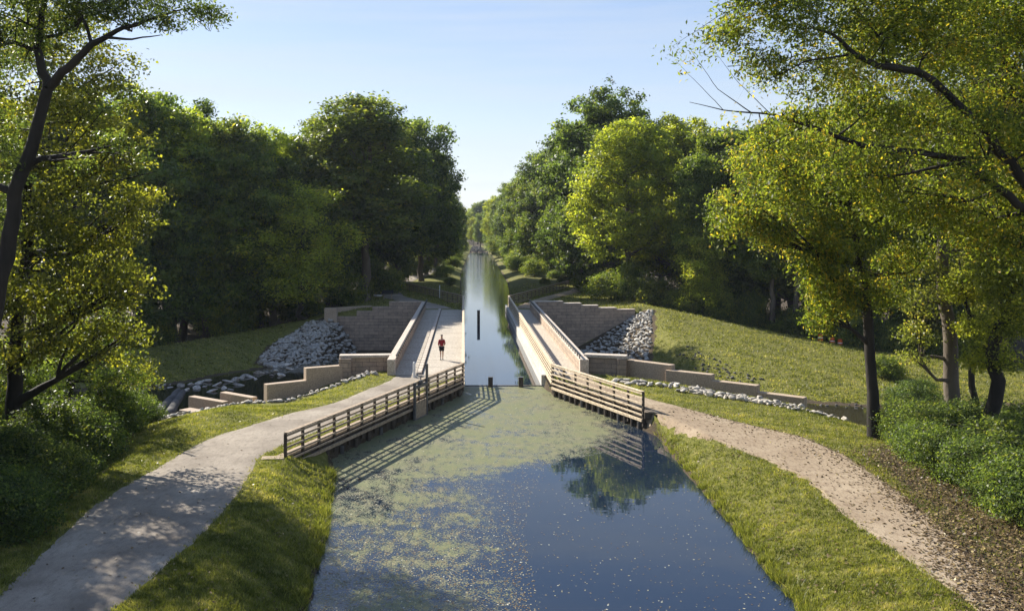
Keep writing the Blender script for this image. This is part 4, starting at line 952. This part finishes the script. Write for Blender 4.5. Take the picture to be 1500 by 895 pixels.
exD = [Q(a, b, 27.1) for a, b in ((1040, 40), (1020, 50), (1000, 60), (985, 68), (1055, 30), (1030, 75), (1080, 25), (1005, 85), (1070, 165), (1050, 180))]
t = make_tree('walnut_tree', 51, trD, blD, 2900, 30, .15, .21, M['leaf_olive'], M['bark'], limbs=lmD, droop=.30, twig=.8, wob=.05, asp=.42, extra=exD, shell=.35, tv=.22)
tag(t, 'large olive-leaved tree reaching in from the right edge with dark bending limbs', 'tree')
# slim tree by the path
x0, y0, _ = P(1281, 644, .75); g0 = float(terrain(x0, y0))
trE = [(x0, y0, g0, .26)] + QL([(1277, 560, y0, .235), (1272, 480, y0, .22), (1266, 420, y0, .20), (1256, 360, y0, .16), (1245, 300, y0, .12), (1240, 200, y0, .06)])
blE = [blob(1260, 420, y0 - .4, .9, .9, .8), blob(1220, 430, y0, 1.1, 1, 1.0), blob(1200, 400, y0, .8, .8, .9), blob(1300, 420, y0, .8, .8, .7), blob(1190, 360, y0, 1.1, 1.1, 1.0), blob(1320, 370, y0, 1.1), blob(1240, 340, y0 - .5, 1.6, 1.5, 1.1), blob(1180, 300, y0, 1.5, 1.4, 1.0),
       blob(1300, 290, y0, 1.8), blob(1130, 330, y0, 1.0, 1, .8), blob(1090, 310, y0, .8, .8, .7), blob(1210, 220, y0, 2.2), blob(1120, 240, y0, 1.5, 1.4, 1.0), blob(1060, 300, y0, .6, .6, .9), blob(1200, 465, y0, .5, .5, .5)]
t = make_tree('walnut_tree', 52, trE, blE, 1400, 34, .16, .24, M['leaf_olive'], M['bark'], droop=.28, twig=.5, wob=.015, asp=.45, tintbias=.08, tv=.22)
tag(t, 'slim straight trunked tree beside the dirt path with hanging yellowing leaves', 'tree')
b0 = grounded(1397, 43)
trF = [(*b0, .36)] + QL([(1392, 520, 43, .33), (1386, 420, 43, .29), (1379, 330, 43, .24), (1370, 230, 43, .18), (1375, 100, 43, .1)])
blF = [blob(1350, 440, 43, 1.1, 1, .9), blob(1335, 380, 43, 1.2, 1.2, .8), blob(1420, 400, 42.5, 1.5, 1.4, 1.1), blob(1450, 340, 43, 1.8), blob(1360, 300, 43, 1.8), blob(1420, 240, 43, 2.4), blob(1340, 190, 43, 2.2), blob(1460, 450, 42, 1.2), blob(1345, 490, 42.5, .7), blob(1400, 120, 43, 2.6), blob(1490, 200, 43, 2.6), blob(1340, 520, 42.5, .5), blob(1330, 60, 43.5, 2.6), blob(1450, 40, 44, 3), blob(1260, 110, 43.5, 1.9), blob(1390, -30, 44, 3), blob(1290, 10, 44, 2.2), blob(1500, 90, 44, 3), blob(1270, 200, 43.5, 1.8)]
t = make_tree('broadleaf_tree', 53, trF, blF, 2500, 38, .15, .28, M['leaf_tan'], M['bark_pale'], droop=.1, twig=.5, wob=.05)
tag(t, 'pale trunked tree with tan-green foliage behind the right shrubs', 'tree')
b0 = grounded(1450, 36)
trG = [(*b0, .26)] + QL([(1462, 500, 36, .24), (1480, 430, 36, .22), (1500, 330, 36, .18), (1510, 250, 36, .1)])
blG = [blob(1460, 400, 36, 1.2, 1, .7), blob(1490, 340, 36, 1.6), blob(1470, 470, 35.5, 1.2, 1.1, .6), blob(1500, 420, 35, 1.5), blob(1450, 520, 36.5, 1.0, 1, .6), blob(1540, 300, 36, 2.2)]
t = make_tree('young_tree', 54, trG, blG, 620, 38, .13, .24, M['leaf_bright'], M['bark'], droop=.08, twig=.5, tintbias=.1)
tag(t, 'leaning trunk with bright yellow-green leaves at the right edge', 'tree')
t = make_tree('young_tree', 55, [(*grounded(1432, 41), .14)] + QL([(1425, 500, 41, .12), (1410, 430, 41, .08), (1405, 380, 41, .03)]), [blob(1420, 420, 41, 1.1), blob(1440, 480, 41, 1.0, 1, .6)], 200, 34, .13, .22, M['leaf_yel'], M['bark'], twig=.5)
tag(t, 'thin dark stemmed young tree right of the pale trunk', 'tree')
# right shrubs
k = 0
for px, d, s in ((1345, 38.5, .78), (1390, 37, .95), (1440, 35.5, 1.05), (1490, 34, 1.1), (1400, 33.5, .8), (1455, 31.5, .9), (1500, 29.5, .85), (1365, 35.8, .75), (1540, 32, 1.2), (1420, 40, 1.1), (1480, 39, 1.2), (1530, 28, .9), (1370, 41.5, .95), (1325, 40.5, .6)):
    x = (px - VX) * d / FOC; pt = B_near if k % 3 else B_near
    copy_tree(pt, (x, d, float(terrain(x, d)) - .1), k * 1.7, (s * 1.05, s * 1.05, s), 'dense green shrub in the thicket at the right edge of the dirt path', 'shrubs of the right thicket', 'shrub'); k += 1
x, y, _ = P(1340, 590, -2.6); copy_tree(B_dark, (x, y, float(terrain(x, y)) - .2), .5, .95, 'round dark shrub at the creek edge below the grass rise', None, 'shrub')
x, y = 36.0, 76.0; copy_tree(B_far, (x, y, float(terrain(x, y)) - .2), .5, .6, 'light green shrub at the right end of the grass rise', None, 'shrub')
for t in GONE:
    for c in list(t.children): bpy.data.objects.remove(c)
    bpy.data.objects.remove(t)

hz = MB(); hz.box((0, 650, 30), (1190, 1480, 72)); hm, hnt, hb_ = newmat('haze'); hnt.nodes.remove(hb_)
pv = hnt.nodes.new('ShaderNodeVolumePrincipled'); pv.inputs['Color'].default_value = (.78, .88, 1.0, 1); pv.inputs['Density'].default_value = .0001; pv.inputs['Anisotropy'].default_value = .2
hnt.links.new(pv.outputs[0], hnt.nodes['Material Output'].inputs['Volume'])
tag(hz.build('haze', hm), kind='stuff')
# ------------------------------------------------------------------ grass, litter, floating leaves
def visible(X, Y, Z, m=40):
    px = VX + X / Y * FOC; py = VY + (CAMH - Z) / Y * FOC
    return (px > -m) & (px < 1500 + m) & (py < 895 + m)
def scatter_grass(n, box, hmin, hmax, wd, seed, kblade=4, spread=.05):
    g = np.random.default_rng(seed); X = g.uniform(box[0], box[1], n)
    Y = 1 / g.uniform(1 / box[3], 1 / box[2], n); Z = terrain(X, Y)
    Yn = ip(X, Yn_p); Yf = ip(X, Yf_p)
    ok = visible(X, Y, Z) & ~on_path(X + g.normal(size=n) * .14, Y + g.normal(size=n) * .14) & (soilmap(X, Y) < .35 + .4 * g.uniform(size=n)) & (Z > .05) | (visible(X, Y, Z) & (Y > Yn) & (soilmap(X, Y) < .5) & (Z > -3.2) & ((X < -20) | (X > 18)))
    ok &= ~((X > -5) & (X < 8) & (Y > 56) & (Y < 102)) & ~in_poly(X, Y, RIP_L) & ~in_poly(X, Y, RIP_R)
    dl = ((X - BL0[0]) * (-nrm[0]) + (Y - BL0[1]) * (-nrm[1]))
    ok &= ~((Y > 37) & (Y < 58) & (dl > -.5) & (X < 2))
    X, Y, Z = X[ok], Y[ok], Z[ok]; m = len(X)
    X = np.repeat(X, kblade) + g.normal(size=m * kblade) * spread; Y = np.repeat(Y, kblade) + g.normal(size=m * kblade) * spread; Z = np.repeat(Z, kblade)
    pt = .5 + .6 * vnoise(X, Y, 2.2, 11) + .6 * vnoise(X, Y, .7, 12) + .3 * vnoise(X, Y, 6.5, 13)
    m = len(X); a = g.uniform(0, 6.28, m); h = g.uniform(hmin, hmax, m); wv = wd * g.uniform(.7, 1.3, m); ln = g.normal(size=(m, 2)) * .5 * h[:, None]
    dx, dy = np.cos(a) * wv / 2, np.sin(a) * wv / 2
    V = np.stack([np.c_[X - dx, Y - dy, Z - .01], np.c_[X + dx, Y + dy, Z - .01], np.c_[X + ln[:, 0], Y + ln[:, 1], Z + h]], 1).reshape(-1, 3)
    return V, np.arange(len(V)).reshape(-1, 3), np.clip(pt * .8 + g.normal(size=m) * .2, 0, 1)
V, F, tt = scatter_grass(190000, (-20, 24, 21, 60), .04, .11, .028, 61)
tag(mesh_np('grass', V, F, M['blade'], attrs={'tint': ('FACE', tt)}), 'short mown grass on the near banks beside the canal', 'grass', kind='stuff')
V, F, tt = scatter_grass(90000, (-48, 62, 60, 150), .08, .20, .09, 62, 3, .12)
tag(mesh_np('grass', V, F, M['blade'], attrs={'tint': ('FACE', tt)}), 'mown grass on the far slopes beyond the creek', 'grass', kind='stuff')
def edge_weeds(n, seed):
    g = np.random.default_rng(seed); Y = 1 / g.uniform(1 / 44, 1 / 20, n); sd = g.uniform(size=n) < .5
    dist = np.abs(g.normal(size=n)) * .22 + .02
    X = np.where(sd, canal_L(Y) - dist, canal_R(Y) + dist); Z = terrain(X, Y)
    cl = vnoise(X, Y, .9, 21) + g.normal(size=n) * .25; ok = visible(X, Y, Z) & (Z > -.02) & (cl > .05) & ~((Y > 37.5) & (X < 2)); X, Y, Z = X[ok], Y[ok], Z[ok]
    m = len(X); a = g.uniform(0, 6.28, m); h = g.uniform(.10, .30, m); wv = .03; ln = g.normal(size=(m, 2)) * .5 * h[:, None]
    dx, dy = np.cos(a) * wv / 2, np.sin(a) * wv / 2
    V = np.stack([np.c_[X - dx, Y - dy, Z - .02], np.c_[X + dx, Y + dy, Z - .02], np.c_[X + ln[:, 0], Y + ln[:, 1], Z + h]], 1).reshape(-1, 3)
    tag(mesh_np('water_weeds', V, np.arange(len(V)).reshape(-1, 3), M['blade'], attrs={'tint': ('FACE', np.clip(g.normal(size=m) * .25 + .4, 0, 1))}), 'ragged taller weeds along both edges of the pond', 'weeds', kind='stuff')
edge_weeds(26000, 66)
def flat_leaves(name, n, fn, size, mat, seed, label, lift=.02, tilt=.35):
    g = np.random.default_rng(seed); X, Y, Z = fn(g, n); m = len(X)
    nr = g.normal(size=(m, 3)) * tilt + [0, 0, 1]; nr /= np.linalg.norm(nr, axis=1)[:, None]; a = g.normal(size=(m, 3)); a -= nr * np.sum(a * nr, 1)[:, None]; a /= np.linalg.norm(a, axis=1)[:, None]; b = np.cross(nr, a)
    s = size * g.uniform(.5, 1.5, m)[:, None]; Pp = np.c_[X, Y, Z + lift]
    V = np.stack([Pp - a * s * .5, Pp + b * s * .3, Pp + a * s * .5, Pp - b * s * .3], 1).reshape(-1, 3)
    return tag(mesh_np(name, V, np.arange(len(V)).reshape(-1, 4), mat, attrs={'tint': ('FACE', g.beta(1.6, 1.6, m))}), label, 'leaves', kind='stuff')
RE = sorted([(float(p[1]), float(p[0])) for p in PATHS['r'][1]])
def fn_r(g, n):
    X = g.uniform(9.5, 24, n * 3); Y = 1 / g.uniform(1 / 46, 1 / 20, n * 3); Z = terrain(X, Y)
    s = soilmap(X, Y); ok = visible(X, Y, Z) & (Z > .1) & (g.uniform(size=n * 3) < np.clip(s, .035, 1) + np.where(on_path(X, Y), np.clip(.6 * np.exp((X - ip(Y, RE)) / .6), 0, .6), 0)); return X[ok][:n], Y[ok][:n], Z[ok][:n]
flat_leaves('fallen_leaves', 30000, fn_r, .10, M['litter'], 71, 'brown fallen leaves strewn along the dirt path under the right trees', .045)
def fn_l(g, n):
    X = g.uniform(-20, -4, n * 3); Y = 1 / g.uniform(1 / 50, 1 / 20, n * 3); Z = terrain(X, Y); s = soilmap(X, Y)
    ok = visible(X, Y, Z) & (Z > .05) & (g.uniform(size=n * 3) < np.clip(s, .05, 1) * np.where(on_path(X, Y), .4, 1)); return X[ok][:n], Y[ok][:n], Z[ok][:n]
flat_leaves('fallen_leaves', 9000, fn_l, .085, M['litter'], 72, 'brown fallen leaves scattered along the shaded gravel path', .045)
def fn_w(g, n):
    Y = 1 / g.uniform(1 / 57.5, 1 / 20, n * 2); X = canal_L(Y) + .1 + g.uniform(0, 1, n * 2) * (canal_R(Y) - canal_L(Y) - .2)
    b_ = ip(Y, [(15, 2), (30, 2), (34, 2.5), (39, 4), (43, 8), (60, 9)]); ok = g.uniform(size=n * 2) < np.where(X < b_, 1, .12); return X[ok][:n], Y[ok][:n], np.zeros(ok.sum())[:n]
flat_leaves('floating_leaves', 13000, fn_w, .058, M['floater'], 73, 'tiny leaves and debris floating on the pond surface', .006, .05)

# ------------------------------------------------------------------ the walker
def skin_obj(name, verts, edges, radii, mat, parent, sub=1, root=0):
    me = bpy.data.meshes.new(name); me.from_pydata(verts, edges, []); me.materials.append(mat)
    o = bpy.data.objects.new(name, me); link(o, parent)
    o.modifiers.new('skin', 'SKIN'); me.skin_vertices.new(name='') if not me.skin_vertices else None
    for i, r in enumerate(radii):
        sv = me.skin_vertices[0].data[i]; sv.radius = r if hasattr(r, '__len__') else (r, r); sv.use_root = (i == root)
    s = o.modifiers.new('sub', 'SUBSURF'); s.levels = sub; s.render_levels = sub
    o.modifiers['skin'].use_smooth_shade = True
    return o
M['skin'] = simple('skin', (.42, .24, .16), (.50, .30, .20), 3, .6, 0); M['red'] = simple('red_shirt', (.20, .010, .020), (.28, .016, .028), 6, .8, .2); M['shorts'] = simple('black_shorts', (.012, .012, .015), (.025, .025, .03), 6, .8, .2)
M['hair'] = simple('dark_cap', (.02, .018, .017), (.035, .03, .03), 8, .8, .1); M['shoe'] = simple('dark_shoe', (.02, .02, .02), (.05, .05, .05), 6, .6, .1); M['sock'] = simple('white_sock', (.6, .6, .6), (.7, .7, .7), 5, .9, .1)
wx, wyy, wz = P(647, 527.5, .99)
pr = empty('person', (wx, wyy, wz)); tag(pr, 'person in red shirt and black shorts walking away along the left footway', 'person')
# y forward (away), x right
bv = [(0, 0, .98), (0, .0, 1.15), (0, .01, 1.32), (0, .01, 1.46), (0, .015, 1.54), (0, .025, 1.63), (0, .03, 1.73),
      (-.085, 0, .93), (-.08, .07, .52), (-.065, -.12, .13), (-.065, .02, .045),          # left leg, trailing foot lifted a little
      (.085, 0, .93), (.085, .14, .53), (.07, .14, .11), (.07, .30, .04),
      (-.16, 0, 1.42), (-.215, -.04, 1.16), (-.20, .14, .98), (-.20, .20, .94),
      (.16, 0, 1.42), (.225, -.03, 1.17), (.20, .16, 1.06), (.19, .23, 1.05)]
be = [(0, 1), (1, 2), (2, 3), (3, 4), (4, 5), (5, 6), (0, 7), (7, 8), (8, 9), (9, 10), (0, 11), (11, 12), (12, 13), (13, 14), (3, 15), (15, 16), (16, 17), (17, 18), (3, 19), (19, 20), (20, 21), (21, 22)]
br_ = [(.15, .10), (.14, .095), (.16, .105), (.12, .08), .06, (.088, .10), (.08, .09), .088, .058, .036, .035, .088, .058, .036, .035, .058, .042, .030, .034, .058, .042, .030, .034]
for s_, hx, hy, hz in ((-1, -.20, .20, .94), (1, .19, .23, 1.05)):
    for q in range(4):
        b = len(bv); L_ = (.075, .085, .08, .065)[q]
        bv += [(hx + (q - 1.5) * .018, hy + .03, hz - .01), (hx + (q - 1.5) * .02, hy + .03 + L_ * .6, hz - .035), (hx + (q - 1.5) * .02, hy + .03 + L_ * .7, hz - .07)]
        be += [(18 if s_ < 0 else 22, b), (b, b + 1), (b + 1, b + 2)]; br_ += [.010, .009, .008]
    b = len(bv); bv += [(hx - s_ * .03, hy + .01, hz + .005), (hx - s_ * .045, hy + .06, hz - .02)]; be += [(18 if s_ < 0 else 22, b), (b, b + 1)]; br_ += [.012, .010]
skin_obj('body', bv, be, br_, M['skin'], pr, 1)
sv_ = [(0, 0, .93), (0, 0, 1.14), (0, .01, 1.32), (0, .01, 1.455), (-.16, 0, 1.42), (-.215, -.04, 1.16), (-.205, .05, 1.04), (.16, 0, 1.42), (.225, -.03, 1.17), (.205, .07, 1.09)]
skin_obj('shirt', sv_, [(0, 1), (1, 2), (2, 3), (3, 4), (4, 5), (5, 6), (3, 7), (7, 8), (8, 9)], [(.165, .125), (.155, .12), (.175, .13), (.10, .09), .070, .062, .052, .070, .060, .050], M['red'], pr, 1)
skin_obj('shorts', [(0, 0, .97), (-.085, 0, .90), (-.09, .05, .60), (.085, 0, .90), (.09, .10, .60)], [(0, 1), (1, 2), (0, 3), (3, 4)], [(.18, .13), .118, .10, .118, .10], M['shorts'], pr, 1)
skin_obj('cap', [(0, .01, 1.70), (0, .02, 1.765), (0, .02, 1.80)], [(0, 1), (1, 2)], [(.108, .12), (.102, .115), (.06, .07)], M['hair'], pr, 1)
for s_, p in ((-1, (-.065, -.12, .13)), (1, (.07, .14, .10))):
    y = p[1]; skin_obj('shoe', [(p[0], y - .05, p[2] - .06 + (.03 if s_ < 0 else 0)), (p[0], y + .06, .045), (p[0], y + .19, .04)], [(0, 1), (1, 2)], [(.05, .05), (.05, .045), (.045, .03)], M['shoe'], pr, 1)
    skin_obj('sock', [(p[0], y, p[2] - .03), (p[0], y + .012, p[2] + .05)], [(0, 1)], [.045, .045], M['sock'], pr, 1)
for c in pr.children: pass
